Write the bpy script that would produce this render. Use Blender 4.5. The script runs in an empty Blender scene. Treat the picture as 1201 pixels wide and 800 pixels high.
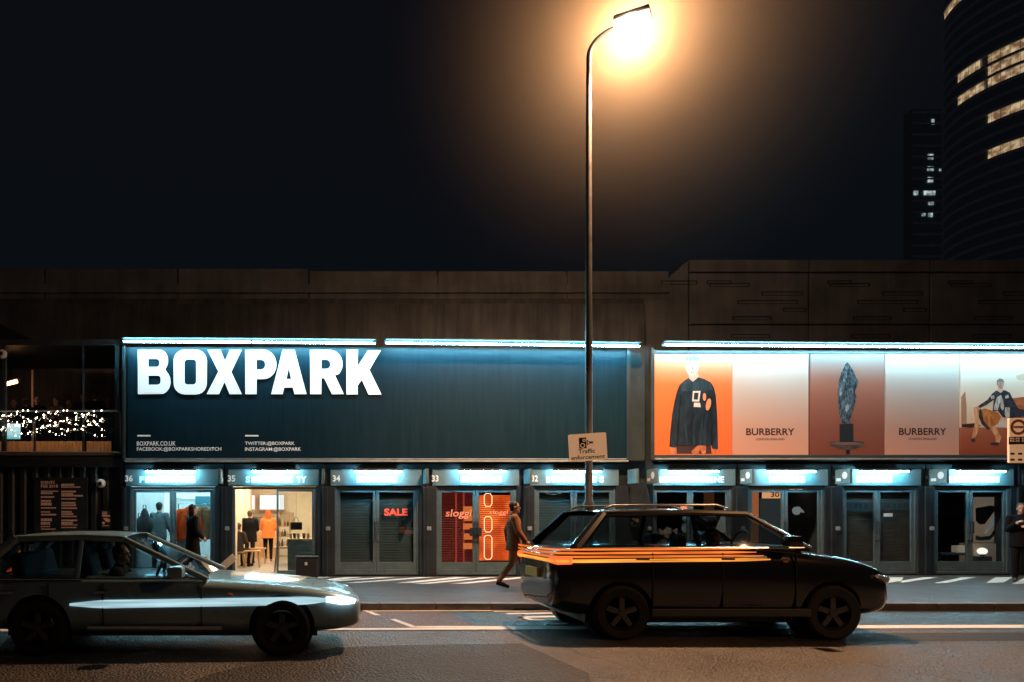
HAZE_D = 0.75; HAZE_R = 5.8; HAZE_P = 3.0; HALO_E = 850; SPOT_E = 6600; NEAR_E = 1800
import bpy, bmesh, math, random
from mathutils import Vector, Matrix
random.seed(7)
R = math.radians
C = bpy.context.collection
SC = bpy.context.scene
# ---------------------------------------------------------------- camera model
FPX, CX, HY, EYE = 850.0, 362.0, 602.0, 1.48
ROADZ = -0.12
def X(px, Y): return (px - CX) * Y / FPX
def Z(py, Y): return EYE - (py - HY) * Y / FPX
def P(px, py, Y): return Vector((X(px, Y), Y, Z(py, Y)))
def GY(py, z=0.0): return (EYE - z) * FPX / (py - HY)

cam = bpy.data.cameras.new('camera'); camo = bpy.data.objects.new('camera', cam); C.objects.link(camo)
camo.location = (0, 0, EYE); camo.rotation_euler = (R(90), 0, 0)
cam.sensor_width = 36; cam.lens = FPX / 1201 * 36; cam.shift_y = (HY - 400) / 1201; cam.shift_x = (600.5 - CX) / 1201
cam.clip_end = 3000; cam.clip_start = 0.05
SC.camera = camo
SC.view_settings.view_transform = 'Standard'; SC.view_settings.look = 'None'
SC.view_settings.exposure = 0; SC.view_settings.gamma = 1
SC.render.engine = 'CYCLES'
SC.cycles.use_denoising = True
SC.cycles.max_bounces = 6; SC.cycles.transparent_max_bounces = 12; SC.cycles.volume_bounces = 0
SC.cycles.sample_clamp_indirect = 4.0
SC.cycles.volume_step_rate = 1.0; SC.cycles.volume_max_steps = 64
SC.cycles.caustics_reflective = False; SC.cycles.caustics_refractive = False

# ---------------------------------------------------------------- materials
MATS = {}
def mat(name, col, rough=0.6, metal=0.0, var=0.0, vscale=3.0, bump=0.0, bscale=60.0, emit=None, estr=0.0, spec=0.5, vstretch=(1, 1, 1), col2=None, coat=0.0):
    if name in MATS: return MATS[name]
    m = bpy.data.materials.new(name); m.use_nodes = True
    nt = m.node_tree; b = nt.nodes['Principled BSDF']
    c = (*col, 1)
    b.inputs['Base Color'].default_value = c
    b.inputs['Roughness'].default_value = rough
    b.inputs['Metallic'].default_value = metal
    b.inputs['Specular IOR Level'].default_value = spec
    if coat: b.inputs['Coat Weight'].default_value = coat; b.inputs['Coat Roughness'].default_value = 0.06
    if emit is not None:
        b.inputs['Emission Color'].default_value = (*emit, 1); b.inputs['Emission Strength'].default_value = estr
    if var or bump:
        tc = nt.nodes.new('ShaderNodeTexCoord'); mp = nt.nodes.new('ShaderNodeMapping')
        mp.inputs['Scale'].default_value = vstretch
        nt.links.new(tc.outputs['Object'], mp.inputs['Vector'])
    if var:
        n = nt.nodes.new('ShaderNodeTexNoise'); n.inputs['Scale'].default_value = vscale; n.inputs['Detail'].default_value = 8; n.inputs['Roughness'].default_value = 0.65
        nt.links.new(mp.outputs[0], n.inputs['Vector'])
        r = nt.nodes.new('ShaderNodeValToRGB')
        c2 = col2 or tuple(min(1, v * (1 + var)) for v in col)
        c1 = tuple(v * (1 - var) for v in col) if col2 is None else col
        r.color_ramp.elements[0].position = 0.32; r.color_ramp.elements[1].position = 0.68
        r.color_ramp.elements[0].color = (*c1, 1); r.color_ramp.elements[1].color = (*c2, 1)
        nt.links.new(n.outputs['Fac'], r.inputs['Fac']); nt.links.new(r.outputs['Color'], b.inputs['Base Color'])
        rr = nt.nodes.new('ShaderNodeMapRange'); rr.inputs['To Min'].default_value = max(0.03, rough - 0.12); rr.inputs['To Max'].default_value = min(1, rough + 0.12)
        nt.links.new(n.outputs['Fac'], rr.inputs['Value']); nt.links.new(rr.outputs[0], b.inputs['Roughness'])
    if bump:
        n2 = nt.nodes.new('ShaderNodeTexNoise'); n2.inputs['Scale'].default_value = bscale; n2.inputs['Detail'].default_value = 4
        nt.links.new(mp.outputs[0], n2.inputs['Vector'])
        bp = nt.nodes.new('ShaderNodeBump'); bp.inputs['Strength'].default_value = bump; bp.inputs['Distance'].default_value = 0.02
        nt.links.new(n2.outputs['Fac'], bp.inputs['Height']); nt.links.new(bp.outputs[0], b.inputs['Normal'])
    MATS[name] = m
    return m

def emat(name, col, s):
    if name in MATS: return MATS[name]
    m = bpy.data.materials.new(name); m.use_nodes = True; nt = m.node_tree
    nt.nodes.remove(nt.nodes['Principled BSDF'])
    e = nt.nodes.new('ShaderNodeEmission'); e.inputs[0].default_value = (*col, 1); e.inputs[1].default_value = s
    nt.links.new(e.outputs[0], nt.nodes['Material Output'].inputs[0])
    MATS[name] = m
    return m

def glassmat(name, tint=(0.9, 0.95, 0.95), fac=1.0, rough=0.02):
    if name in MATS: return MATS[name]
    m = bpy.data.materials.new(name); m.use_nodes = True; nt = m.node_tree
    nt.nodes.remove(nt.nodes['Principled BSDF'])
    t = nt.nodes.new('ShaderNodeBsdfTransparent'); t.inputs[0].default_value = (*tint, 1)
    g = nt.nodes.new('ShaderNodeBsdfGlossy'); g.inputs['Roughness'].default_value = rough
    lw = nt.nodes.new('ShaderNodeLayerWeight'); lw.inputs[0].default_value = .5
    p5 = nt.nodes.new('ShaderNodeMath'); p5.operation = 'POWER'; p5.inputs[1].default_value = 5; nt.links.new(lw.outputs['Facing'], p5.inputs[0])
    f = nt.nodes.new('ShaderNodeMapRange'); f.inputs['To Min'].default_value = .04; nt.links.new(p5.outputs[0], f.inputs[0])
    mx = nt.nodes.new('ShaderNodeMixShader')
    nt.links.new(f.outputs[0], mx.inputs[0]); nt.links.new(t.outputs[0], mx.inputs[1]); nt.links.new(g.outputs[0], mx.inputs[2])
    nt.links.new(mx.outputs[0], nt.nodes['Material Output'].inputs[0])
    MATS[name] = m
    return m

def gradmat(name, stops, z0, z1, emit=0.0, rough=0.5):
    """vertical colour gradient (object-space height), optionally emissive"""
    m = bpy.data.materials.new(name); m.use_nodes = True; nt = m.node_tree; b = nt.nodes['Principled BSDF']
    g = nt.nodes.new('ShaderNodeNewGeometry'); s = nt.nodes.new('ShaderNodeSeparateXYZ')
    nt.links.new(g.outputs['Position'], s.inputs[0])
    mr = nt.nodes.new('ShaderNodeMapRange'); mr.inputs['From Min'].default_value = z0; mr.inputs['From Max'].default_value = z1
    nt.links.new(s.outputs['Z'], mr.inputs['Value'])
    r = nt.nodes.new('ShaderNodeValToRGB'); els = r.color_ramp.elements
    while len(els) < len(stops): els.new(0.5)
    for e, (p, c) in zip(els, stops): e.position = p; e.color = (*c, 1)
    nt.links.new(mr.outputs[0], r.inputs['Fac']); nt.links.new(r.outputs[0], b.inputs['Base Color'])
    nt.links.new(r.outputs[0], b.inputs['Emission Color']); b.inputs['Emission Strength'].default_value = emit
    b.inputs['Roughness'].default_value = rough
    MATS[name] = m
    return m

# ---------------------------------------------------------------- objects
def off(o):
    v = Vector((0, 0, 0))
    while o is not None: v += o.location; o = o.parent
    return v
def link(name, me, material, parent=None):
    o = bpy.data.objects.new(name, me); C.objects.link(o)
    if material is not None and not me.materials: me.materials.append(material)
    if parent is not None: o.parent = parent
    return o
def tag(o, label, cat, group=None):
    o['label'] = label; o['category'] = cat
    if group: o['group'] = group
    return o
def thing(name, label, cat, loc=(0, 0, 0), group=None):
    o = bpy.data.objects.new(name, None); o.empty_display_size = 0.2; C.objects.link(o); o.location = loc
    return tag(o, label, cat, group)
def struct(o): o['kind'] = 'structure'; return o

class MB:
    def __init__(s): s.bm = bmesh.new()
    def box(s, x0, x1, y0, y1, z0, z1, bev=0.0):
        t = bmesh.new() if bev else s.bm
        vs = [t.verts.new((x, y, z)) for x in (x0, x1) for y in (y0, y1) for z in (z0, z1)]
        for f in ((0, 1, 3, 2), (4, 6, 7, 5), (0, 4, 5, 1), (2, 3, 7, 6), (0, 2, 6, 4), (1, 5, 7, 3)):
            t.faces.new([vs[i] for i in f])
        if bev:
            bmesh.ops.recalc_face_normals(t, faces=t.faces)
            bmesh.ops.bevel(t, geom=list(t.edges), offset=bev, segments=2, affect='EDGES', profile=0.6)
            s.merge(t)
        return s
    def merge(s, t):
        me = bpy.data.meshes.new('tmp'); t.to_mesh(me); t.free(); s.bm.from_mesh(me); bpy.data.meshes.remove(me)
    def obox(s, c, ax, ay, az, hx, hy, hz, bev=0.0):
        t = MB(); t.box(-hx, hx, -hy, hy, -hz, hz, bev)
        M = Matrix((Vector(ax).normalized(), Vector(ay).normalized(), Vector(az).normalized())).transposed().to_4x4(); M.translation = Vector(c)
        bmesh.ops.transform(t.bm, matrix=M, verts=t.bm.verts); s.merge(t.bm); return s
    def tube(s, pts, r, n=10, caps=True):
        pts = [Vector(p) for p in pts]; rs = r if isinstance(r, (list, tuple)) else [r] * len(pts)
        rings = []; up = None
        for i, p in enumerate(pts):
            d = (pts[min(i + 1, len(pts) - 1)] - pts[max(i - 1, 0)]).normalized()
            if up is None: up = Vector((0, 0, 1)) if abs(d.z) < 0.9 else Vector((1, 0, 0))
            u = d.cross(up).normalized(); v = u.cross(d).normalized(); up = v
            rings.append([s.bm.verts.new(p + (u * math.cos(a) + v * math.sin(a)) * rs[i]) for a in [2 * math.pi * k / n for k in range(n)]])
        for a, b in zip(rings, rings[1:]):
            for k in range(n): s.bm.faces.new((a[k], a[(k + 1) % n], b[(k + 1) % n], b[k]))
        if caps: s.bm.faces.new(rings[0][::-1]); s.bm.faces.new(rings[-1])
        return s
    def lathe(s, prof, c=(0, 0, 0), axis='Z', n=20, caps=True):
        rings = []
        for r, h in prof:
            ring = []
            for k in range(n):
                a = 2 * math.pi * k / n; u, v = r * math.cos(a), r * math.sin(a)
                q = (u, v, h) if axis == 'Z' else (u, h, v) if axis == 'Y' else (h, u, v)
                ring.append(s.bm.verts.new(Vector(c) + Vector(q)))
            rings.append(ring)
        for a, b in zip(rings, rings[1:]):
            for k in range(n): s.bm.faces.new((a[k], a[(k + 1) % n], b[(k + 1) % n], b[k]))
        if caps: s.bm.faces.new(rings[0]); s.bm.faces.new(rings[-1])
        return s
    def ball(s, c, rx, ry=None, rz=None, seg=12):
        ry = rx if ry is None else ry; rz = rx if rz is None else rz
        c = Vector(c); nv = max(6, seg // 2 + 2); bm = s.bm; prev = None
        top = bm.verts.new(c + Vector((0, 0, rz))); bot = bm.verts.new(c - Vector((0, 0, rz)))
        for j in range(1, nv):
            t = math.pi * j / nv; st, ct = math.sin(t), math.cos(t)
            ring = [bm.verts.new((c.x + rx * st * math.cos(2 * math.pi * k / seg), c.y + ry * st * math.sin(2 * math.pi * k / seg), c.z + rz * ct)) for k in range(seg)]
            for k in range(seg):
                k2 = (k + 1) % seg
                if prev is None: bm.faces.new((top, ring[k], ring[k2]))
                else: bm.faces.new((prev[k], ring[k], ring[k2], prev[k2]))
            prev = ring
        for k in range(seg): bm.faces.new((prev[k], bot, prev[(k + 1) % seg]))
        return s
    def cap(s, p0, r0, p1, r1, n=12):
        s.ball(p0, r0, seg=n); s.ball(p1, r1, seg=n)
        if (Vector(p1) - Vector(p0)).length > 1e-4: s.tube([p0, p1], [r0, r1], n)
        return s
    def poly(s, pts):
        s.bm.faces.new([s.bm.verts.new(p) for p in pts]); return s
    def prism(s, pts, y0, y1):
        """pts (x,z) outline extruded along y"""
        a = [s.bm.verts.new((x, y0, z)) for x, z in pts]; b = [s.bm.verts.new((x, y1, z)) for x, z in pts]; n = len(pts)
        s.bm.faces.new(a); s.bm.faces.new(b[::-1])
        for i in range(n): s.bm.faces.new((a[i], b[i], b[(i + 1) % n], a[(i + 1) % n]))
        return s
    def build(s, name, material, parent=None, smooth=False, norm=True):
        if norm: bmesh.ops.recalc_face_normals(s.bm, faces=s.bm.faces)
        o_ = off(parent)
        if o_.length: bmesh.ops.translate(s.bm, vec=-o_, verts=s.bm.verts)
        me = bpy.data.meshes.new(name); s.bm.to_mesh(me); s.bm.free()
        if smooth:
            me.polygons.foreach_set('use_smooth', [True] * len(me.polygons))
            try: me.set_sharp_from_angle(angle=R(40))
            except Exception: pass
        return link(name, me, material, parent)

SCR = bpy.data.scenes.new('scratch')
def evalmesh(o):
    SCR.collection.objects.link(o); extra = [m.object for m in o.modifiers if getattr(m, 'object', None)]
    for e in extra: SCR.collection.objects.link(e)
    vl = SCR.view_layers[0]; vl.update(); dg = vl.depsgraph
    r = bpy.data.meshes.new_from_object(o.evaluated_get(dg))
    for e in extra + [o]: SCR.collection.objects.unlink(e)
    return r
def remesh(mb, vox, smooth=4):
    me = bpy.data.meshes.new('tmp')
    bmesh.ops.recalc_face_normals(mb.bm, faces=mb.bm.faces)
    mb.bm.to_mesh(me); mb.bm.free()
    o = bpy.data.objects.new('tmp', me)
    m = o.modifiers.new('r', 'REMESH'); m.mode = 'VOXEL'; m.voxel_size = vox; m.use_smooth_shade = True
    if smooth: q = o.modifiers.new('s', 'SMOOTH'); q.iterations = smooth; q.factor = 0.5
    r = evalmesh(o); bpy.data.objects.remove(o); bpy.data.meshes.remove(me)
    return r
def flat2d(loops, Y, material, name, parent, px=True, ext=0.0):
    """flat printed or cut-out shape facing the street; loops = outlines (holes by even-odd)"""
    cu = bpy.data.curves.new('tmp', 'CURVE'); cu.dimensions = '2D'; cu.fill_mode = 'BOTH' if ext else 'BACK'; cu.extrude = ext
    for lp in loops:
        sp = cu.splines.new('POLY'); sp.points.add(len(lp) - 1); sp.use_cyclic_u = True
        for p, (a, b) in zip(sp.points, lp):
            p.co = (X(a, Y), Z(b, Y), 0, 1) if px else (a, b, 0, 1)
    o = bpy.data.objects.new('tmp', cu); me = evalmesh(o)
    bpy.data.objects.remove(o); bpy.data.curves.remove(cu)
    me.transform(Matrix.Translation((0, Y, 0)) @ Matrix.Rotation(R(90), 4, 'X'))
    me.transform(Matrix.Translation(-off(parent)))
    me.materials.clear()
    return link(name, me, material, parent)
def textmesh(s, bold=0.0, ext=0.0, shear=0.0):
    cu = bpy.data.curves.new('tmp', 'FONT'); cu.body = s; cu.size = 1; cu.offset = bold; cu.extrude = ext; cu.shear = shear; cu.resolution_u = 3
    cu.space_line = 0.85
    o = bpy.data.objects.new('tmp', cu); me = evalmesh(o)
    bpy.data.objects.remove(o); bpy.data.curves.remove(cu); me.materials.clear()
    return me
def text(s, x0, x1, z0, z1, Y, material, name, parent, bold=0.0, ext=0.0, M=None, shear=0.0):
    """text fitted into a box, facing -Y (or placed by M)"""
    me = textmesh(s, bold, 0.0, shear)
    xs = [v.co.x for v in me.vertices]; ys = [v.co.y for v in me.vertices]
    ax, bx, ay, by = min(xs), max(xs), min(ys), max(ys)
    if x1 is None: x1 = x0 + (bx - ax) * (z1 - z0) / (by - ay)
    sx, sy = (x1 - x0) / (bx - ax), (z1 - z0) / (by - ay)
    for v in me.vertices:
        v.co.x = x0 + (v.co.x - ax) * sx; v.co.y = z0 + (v.co.y - ay) * sy; v.co.z = 0
    if M is None: M = Matrix.Translation((0, Y, 0)) @ Matrix.Rotation(R(90), 4, 'X')
    me.transform(M); me.transform(Matrix.Translation(-off(parent)))
    return link(name, me, material, parent)
def textpx(s, px0, px1, py0, py1, Y, material, name, parent, **k):
    return text(s, X(px0, Y), X(px1, Y) if px1 is not None else None, Z(py1, Y), Z(py0, Y), Y, material, name, parent, **k)
def copy_tree(o, parent=None):
    c = o.copy(); C.objects.link(c)
    if parent: c.parent = parent
    for ch in o.children: copy_tree(ch, c)
    return c

# common materials
BLACK = mat('black_steel', (0.018, 0.024, 0.030), 0.45, var=0.35, vscale=2.0)
FASC = mat('fascia_paint', (0.006, 0.027, 0.044), 0.45, spec=.22, var=0.22, vscale=2.2, bump=0.06, bscale=9, vstretch=(6, 1, 0.35))
DKGREY = mat('dark_grey_paint', (0.06, 0.075, 0.085), 0.5, var=0.25, vscale=3)
FRAME = mat('door_frame_grey', (0.10, 0.145, 0.16), 0.42, metal=0.2, var=0.2, vscale=6)
SIGNB = mat('sign_board_grey', (0.13, 0.215, 0.24), 0.55, var=0.15, vscale=4)
RAILM = mat('pale_rail', (0.42, 0.46, 0.48), 0.4, var=0.2, vscale=5)
WHITE = mat('white_paint', (0.8, 0.8, 0.8), 0.5)
TUBE = emat('cool_tube', (0.30, 0.82, 1.0), 190)
TUBER = emat('cool_tube_soft', (0.42, 0.86, 1.0), 120)
TUBE2 = emat('cool_tube_sign', (0.29, 0.80, 1.0), 200)
GLASS = glassmat('shop_glass')
DARKIN = mat('dark_interior', (0.03, 0.03, 0.033), 0.8, var=0.3)
# ---------------------------------------------------------------- people
SKIN = mat('skin', (0.46, 0.27, 0.19), 0.55, var=0.12, vscale=14)
SKIN2 = mat('skin_deep', (0.22, 0.12, 0.08), 0.55, var=0.12, vscale=14)
EYEW = mat('eye_dark', (0.03, 0.02, 0.02), 0.2)
HAIRD = mat('hair_dark', (0.016, 0.012, 0.010), 0.6, var=0.4, vscale=40)
HAIRB = mat('hair_brown', (0.06, 0.035, 0.02), 0.6, var=0.4, vscale=40)
HAIRF = mat('hair_fair', (0.35, 0.23, 0.11), 0.6, var=0.4, vscale=40)
def cloth(name, col): return mat('cloth_' + name, col, 0.9, spec=.15, var=0.22, vscale=9, bump=0.25, bscale=14)
JOINTS = dict(pelvis=(0, 0, .95), chest=(0, .005, 1.27), neck=(0, .01, 1.46), head=(0, -.015, 1.625),
    shL=(.185, .01, 1.415), elL=(.235, .03, 1.14), wrL=(.245, -.04, .90),
    shR=(-.185, .01, 1.415), elR=(-.235, .03, 1.14), wrR=(-.245, -.04, .90),
    hiL=(.088, 0, .92), knL=(.098, -.015, .50), anL=(.10, .02, .085), hiR=(-.088, 0, .92), knR=(-.098, -.015, .50), anR=(-.10, .02, .085),
    ftL=(.115, -.14, .035), ftR=(-.115, -.14, .035))
def person(label, loc, rotz, H=1.75, pose={}, top=None, toplen=.86, bottom=None, shoes=None, hair=HAIRD, style='short', skin=SKIN,
           hat=None, vox=.009, extras=None, group=None, flare=0.0, bulk=1.0, yaw=0.0, eyes=True):
    J = {k: Vector(v) for k, v in {**JOINTS, **pose}.items()}
    root = thing('person', label, 'person', (0, 0, 0), group)
    k = H / 1.75; hc = J['head']
    def fin(mb, name, m, v, sm=4, parent=root):
        me = remesh(mb, v, sm); me.transform(Matrix.Diagonal((k, k, k, 1)))
        me.polygons.foreach_set('use_smooth', [True] * len(me.polygons)); return link(name, me, m, parent)
    hr = Matrix.Rotation(yaw, 3, 'Z')
    def hp(x, y, z): return hc + hr @ Vector((x, y, z))
    b = MB()
    b.ball(hp(0, .008, .02), .076, .093, .098, 16); b.ball(hp(0, -.018, -.045), .058, .068, .07, 14)
    b.cap(hp(0, -.088, .005), .009, hp(0, -.104, -.022), .014, 8); b.cap(hp(-.022, -.083, -.06), .009, hp(.022, -.083, -.06), .009, 8)
    b.cap(hp(-.03, -.08, .03), .012, hp(.03, -.08, .03), .012, 8); b.ball(hp(0, -.078, -.09), .02, .018, .018, 8)
    for s in (-1, 1): b.ball(hp(.077 * s, .012, 0), .012, .02, .03, 8)
    b.cap(J['neck'] - Vector((0, 0, .04)), .062, hc - Vector((0, -.02, .05)), .052)
    b.ball(J['chest'], .158, .105, .2, 16); b.ball((J['chest'] + J['pelvis']) / 2, .135, .098, .2, 16); b.ball(J['pelvis'], .155, .112, .14, 16)
    b.cap(J['shL'], .055, J['shR'], .055)
    for s in 'LR':
        sg = 1 if s == 'L' else -1
        sh, el, wr = J['sh' + s], J['el' + s], J['wr' + s]
        b.cap(sh, .052, el, .041); b.cap(el, .041, wr, .027)
        d = (wr - el).normalized(); side = Vector((0, -1, 0)); side = (side - d * side.dot(d)).normalized(); n = d.cross(side).normalized() * sg
        # n points toward the palm side (inward)
        if n.x * sg > 0: n = -n
        pc = wr + d * .045
        b.cap(wr, .026, pc, .03)
        for i, ln in enumerate((.066, .078, .074, .058)):
            o_ = side * (.033 - .0225 * i)
            q0 = wr + d * .05 + o_ * .7; q1 = wr + d * .088 + o_; q2 = q1 + (d * .8 + n * .45).normalized() * ln * .55; q3 = q2 + (d * .45 + n * .85).normalized() * ln * .45
            b.cap(q0, .012, q1, .0105, 8); b.cap(q1, .0098, q2, .009, 8); b.cap(q2, .009, q3, .0075, 8)
        t0 = wr + d * .025 + side * .022; t1 = t0 + (d * .6 + side * .8 + n * .3).normalized() * .04; t2 = t1 + (d * .9 + n * .4).normalized() * .03
        b.cap(t0, .014, t1, .011, 8); b.cap(t1, .011, t2, .009, 8)
        hi, kn, an, ft = J['hi' + s], J['kn' + s], J['an' + s], J['ft' + s]
        b.cap(hi, .088, kn, .055); b.cap(kn, .055, an, .037); b.cap(an - Vector((0, 0, .03)), .036, ft, .03)
    fin(b, 'body', skin, vox)
    if eyes:
        for s in (-1, 1):
            e = MB(); e.ball(hp(.031 * s, -.077, .012), .012, .010, .008, 8)
            o = e.build('eye', EYEW, root, True); o.data.transform(Matrix.Diagonal((k, k, k, 1)))
    # top
    if top:
        g = MB(); w = bulk
        g.ball(J['chest'] + Vector((0, 0, .01)), .185 * w, .135 * w, .205, 16)
        g.cap(J['shL'] - Vector((.01, 0, .005)), .072 * w, J['shR'] + Vector((.01, 0, -.005)), .072 * w)
        g.cap(J['neck'] - Vector((0, 0, .05)), .085, J['neck'] + Vector((0, 0, .005)), .07)
        mid = (J['chest'] + J['pelvis']) / 2
        zs = [J['chest'].z, mid.z, J['pelvis'].z, toplen]
        t = MB(); t.tube([(J['chest'].x, 0, J['chest'].z), (mid.x, 0, mid.z), (J['pelvis'].x, 0, J['pelvis'].z), (J['pelvis'].x, 0, min(toplen, J['pelvis'].z - .02))],
                         [.175 * w, .172 * w, .185 * w, (.19 + flare) * w], 20)
        for v in t.bm.verts:
            f = max(0, min(1, (J['chest'].z - v.co.z) / max(.01, J['chest'].z - J['pelvis'].z)))
            v.co.y = v.co.y * .74 + J['chest'].y * (1 - f) + J['pelvis'].y * f
        g.merge(t.bm)
        for s in 'LR':
            sh, el, wr = J['sh' + s], J['el' + s], J['wr' + s]; e2 = wr - (wr - el).normalized() * .02
            g.cap(sh, .074 * w, el, .062 * w); g.cap(el, .062 * w, e2, .047 * w)
        fin(g, 'coat' if toplen < .8 else 'jacket', top, .012, 3)
    if bottom:
        g = MB(); g.ball(J['pelvis'] - Vector((0, 0, .01)), .168, .125, .12, 14)
        for s in 'LR':
            hi, kn, an = J['hi' + s], J['kn' + s], J['an' + s]
            g.cap(hi, .098, kn, .07); g.cap(kn, .07, an + Vector((0, 0, .02)), .052)
        fin(g, 'trousers', bottom, .012, 3)
    if shoes:
        for s in 'LR':
            g = MB(); an, ft = J['an' + s], J['ft' + s]; d = (ft - an); d.z = 0; d.normalize()
            g.cap(an - Vector((0, 0, .03)), .046, ft + Vector((0, 0, .012)), .04); g.cap(an + d * -.03 - Vector((0, 0, .045)), .04, ft + d * .04 + Vector((0, 0, .0)), .033)
            fin(g, 'shoe', shoes, .012, 3)
    if style and not hat:
        g = MB(); g.ball(hp(0, .025, .042), .086, .094, .092, 16)
        if style == 'long':
            g.ball(hp(0, .05, -.06), .085, .062, .15, 14); g.cap(hp(.07, .02, .02), .024, hp(.075, .025, -.15), .028); g.cap(hp(-.07, .02, .02), .024, hp(-.075, .025, -.15), .028)
        elif style == 'bun':
            g.ball(hp(0, .07, .1), .045)
        else: g.ball(hp(0, .045, -.02), .074, .06, .07, 14)
        fin(g, 'hair', hair, .011, 2)
    if hat:
        g = MB(); g.ball(hp(0, .012, .06), .094, .104, .088, 16); g.lathe([(.05, .0), (.099, .0), (.102, .025), (.097, .05), (.05, .055)], hp(0, .012, .02), 'Z', 18)
        if style == 'hood': g.ball(hp(0, .035, -.02), .1, .095, .13, 16); g.cap(hp(0, .02, -.1), .095, hp(0, .02, -.13), .1)
        fin(g, 'hat', hat, .011, 2)
    if extras: extras(root, J, k)
    root.location = loc; root.rotation_euler = (0, 0, rotz)
    return root
WALK = dict(knL=(.095, -.16, .52), anL=(.10, -.27, .10), ftL=(.11, -.42, .07), knR=(-.095, .06, .50), anR=(-.10, .30, .15), ftR=(-.11, .17, .045),
            elL=(.23, .12, 1.16), wrL=(.22, .10, .92), elR=(-.23, -.06, 1.14), wrR=(-.22, -.20, .95))
# ---------------------------------------------------------------- ground
ASPH = mat('asphalt', (0.036, 0.034, 0.033), 0.62, var=0.0)
def asphalt(name, base, amp, spec_scale=70, rough=0.52, bump=1.0, crack=.8):
    m = bpy.data.materials.new(name); m.use_nodes = True; nt = m.node_tree; b = nt.nodes['Principled BSDF']
    tc = nt.nodes.new('ShaderNodeTexCoord')
    n1 = nt.nodes.new('ShaderNodeTexNoise'); n1.inputs['Scale'].default_value = spec_scale; n1.inputs['Detail'].default_value = 3
    n2 = nt.nodes.new('ShaderNodeTexNoise'); n2.inputs['Scale'].default_value = 0.7; n2.inputs['Detail'].default_value = 9; n2.inputs['Roughness'].default_value = .7
    v = nt.nodes.new('ShaderNodeTexVoronoi'); v.inputs['Scale'].default_value = 34
    for n in (n1, n2, v): nt.links.new(tc.outputs['Object'], n.inputs['Vector'])
    r1 = nt.nodes.new('ShaderNodeValToRGB'); e = r1.color_ramp.elements
    e[0].position = .35; e[1].position = .72; e[0].color = (*[c * (1 - amp) for c in base], 1); e[1].color = (*[c * (1 + 1.4 * amp) for c in base], 1)
    nt.links.new(n1.outputs['Fac'], r1.inputs[0])
    r2 = nt.nodes.new('ShaderNodeValToRGB'); e = r2.color_ramp.elements
    e[0].position = .3; e[1].position = .7; e[0].color = (.42, .42, .43, 1); e[1].color = (1.35, 1.30, 1.26, 1)
    nt.links.new(n2.outputs['Fac'], r2.inputs[0])
    mx = nt.nodes.new('ShaderNodeMix'); mx.data_type = 'RGBA'; mx.blend_type = 'MULTIPLY'; mx.inputs[0].default_value = 1
    nt.links.new(r1.outputs[0], mx.inputs[6]); nt.links.new(r2.outputs[0], mx.inputs[7])
    r3 = nt.nodes.new('ShaderNodeValToRGB'); e = r3.color_ramp.elements   # pale stones
    e[0].position = .0; e[1].position = .13; e[0].color = (4.2, 4.0, 3.7, 1); e[1].color = (1, 1, 1, 1)
    nt.links.new(v.outputs['Distance'], r3.inputs[0])
    mx2 = nt.nodes.new('ShaderNodeMix'); mx2.data_type = 'RGBA'; mx2.blend_type = 'MULTIPLY'; mx2.inputs[0].default_value = .8
    nt.links.new(mx.outputs[2], mx2.inputs[6]); nt.links.new(r3.outputs[0], mx2.inputs[7])
    ck = nt.nodes.new('ShaderNodeTexVoronoi'); ck.feature = 'DISTANCE_TO_EDGE'; ck.inputs['Scale'].default_value = .38
    wn = nt.nodes.new('ShaderNodeTexNoise'); wn.inputs['Scale'].default_value = 2.2; wn.inputs['Detail'].default_value = 6; nt.links.new(tc.outputs['Object'], wn.inputs['Vector'])
    wm = nt.nodes.new('ShaderNodeVectorMath'); wm.operation = 'MULTIPLY_ADD'; wm.inputs[1].default_value = (.7, .7, 0); nt.links.new(wn.outputs['Color'], wm.inputs[0]); nt.links.new(tc.outputs['Object'], wm.inputs[2]); nt.links.new(wm.outputs[0], ck.inputs['Vector'])
    r4 = nt.nodes.new('ShaderNodeValToRGB'); e = r4.color_ramp.elements; e[0].position = .0; e[1].position = .008; e[0].color = (.3, .3, .3, 1); e[1].color = (1, 1, 1, 1); nt.links.new(ck.outputs['Distance'], r4.inputs[0])
    mx3 = nt.nodes.new('ShaderNodeMix'); mx3.data_type = 'RGBA'; mx3.blend_type = 'MULTIPLY'; mx3.inputs[0].default_value = crack
    nt.links.new(mx2.outputs[2], mx3.inputs[6]); nt.links.new(r4.outputs[0], mx3.inputs[7])
    nt.links.new(mx3.outputs[2], b.inputs['Base Color'])
    mr = nt.nodes.new('ShaderNodeMapRange'); mr.inputs['To Min'].default_value = rough - .34; mr.inputs['To Max'].default_value = rough + .3
    nt.links.new(n2.outputs['Fac'], mr.inputs[0]); nt.links.new(mr.outputs[0], b.inputs['Roughness'])
    bp = nt.nodes.new('ShaderNodeBump'); bp.inputs['Strength'].default_value = bump; bp.inputs['Distance'].default_value = .022
    nt.links.new(v.outputs['Distance'], bp.inputs['Height']); nt.links.new(bp.outputs[0], b.inputs['Normal'])
    MATS[name] = m; return m
A_MAIN = asphalt('asphalt_worn', (0.092, 0.085, 0.080), .65)
A_DARK = asphalt('asphalt_patch', (0.034, 0.031, 0.029), .6, rough=.7)
A_RED = asphalt('asphalt_red', (0.13, 0.055, 0.036), .5)
A_PAV = asphalt('asphalt_pavement', (0.064, 0.040, 0.030), .5, rough=.55, bump=.35)
A_LANE = asphalt('asphalt_lane', (0.040, 0.038, 0.038), .55, rough=.42, bump=.7)
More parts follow.
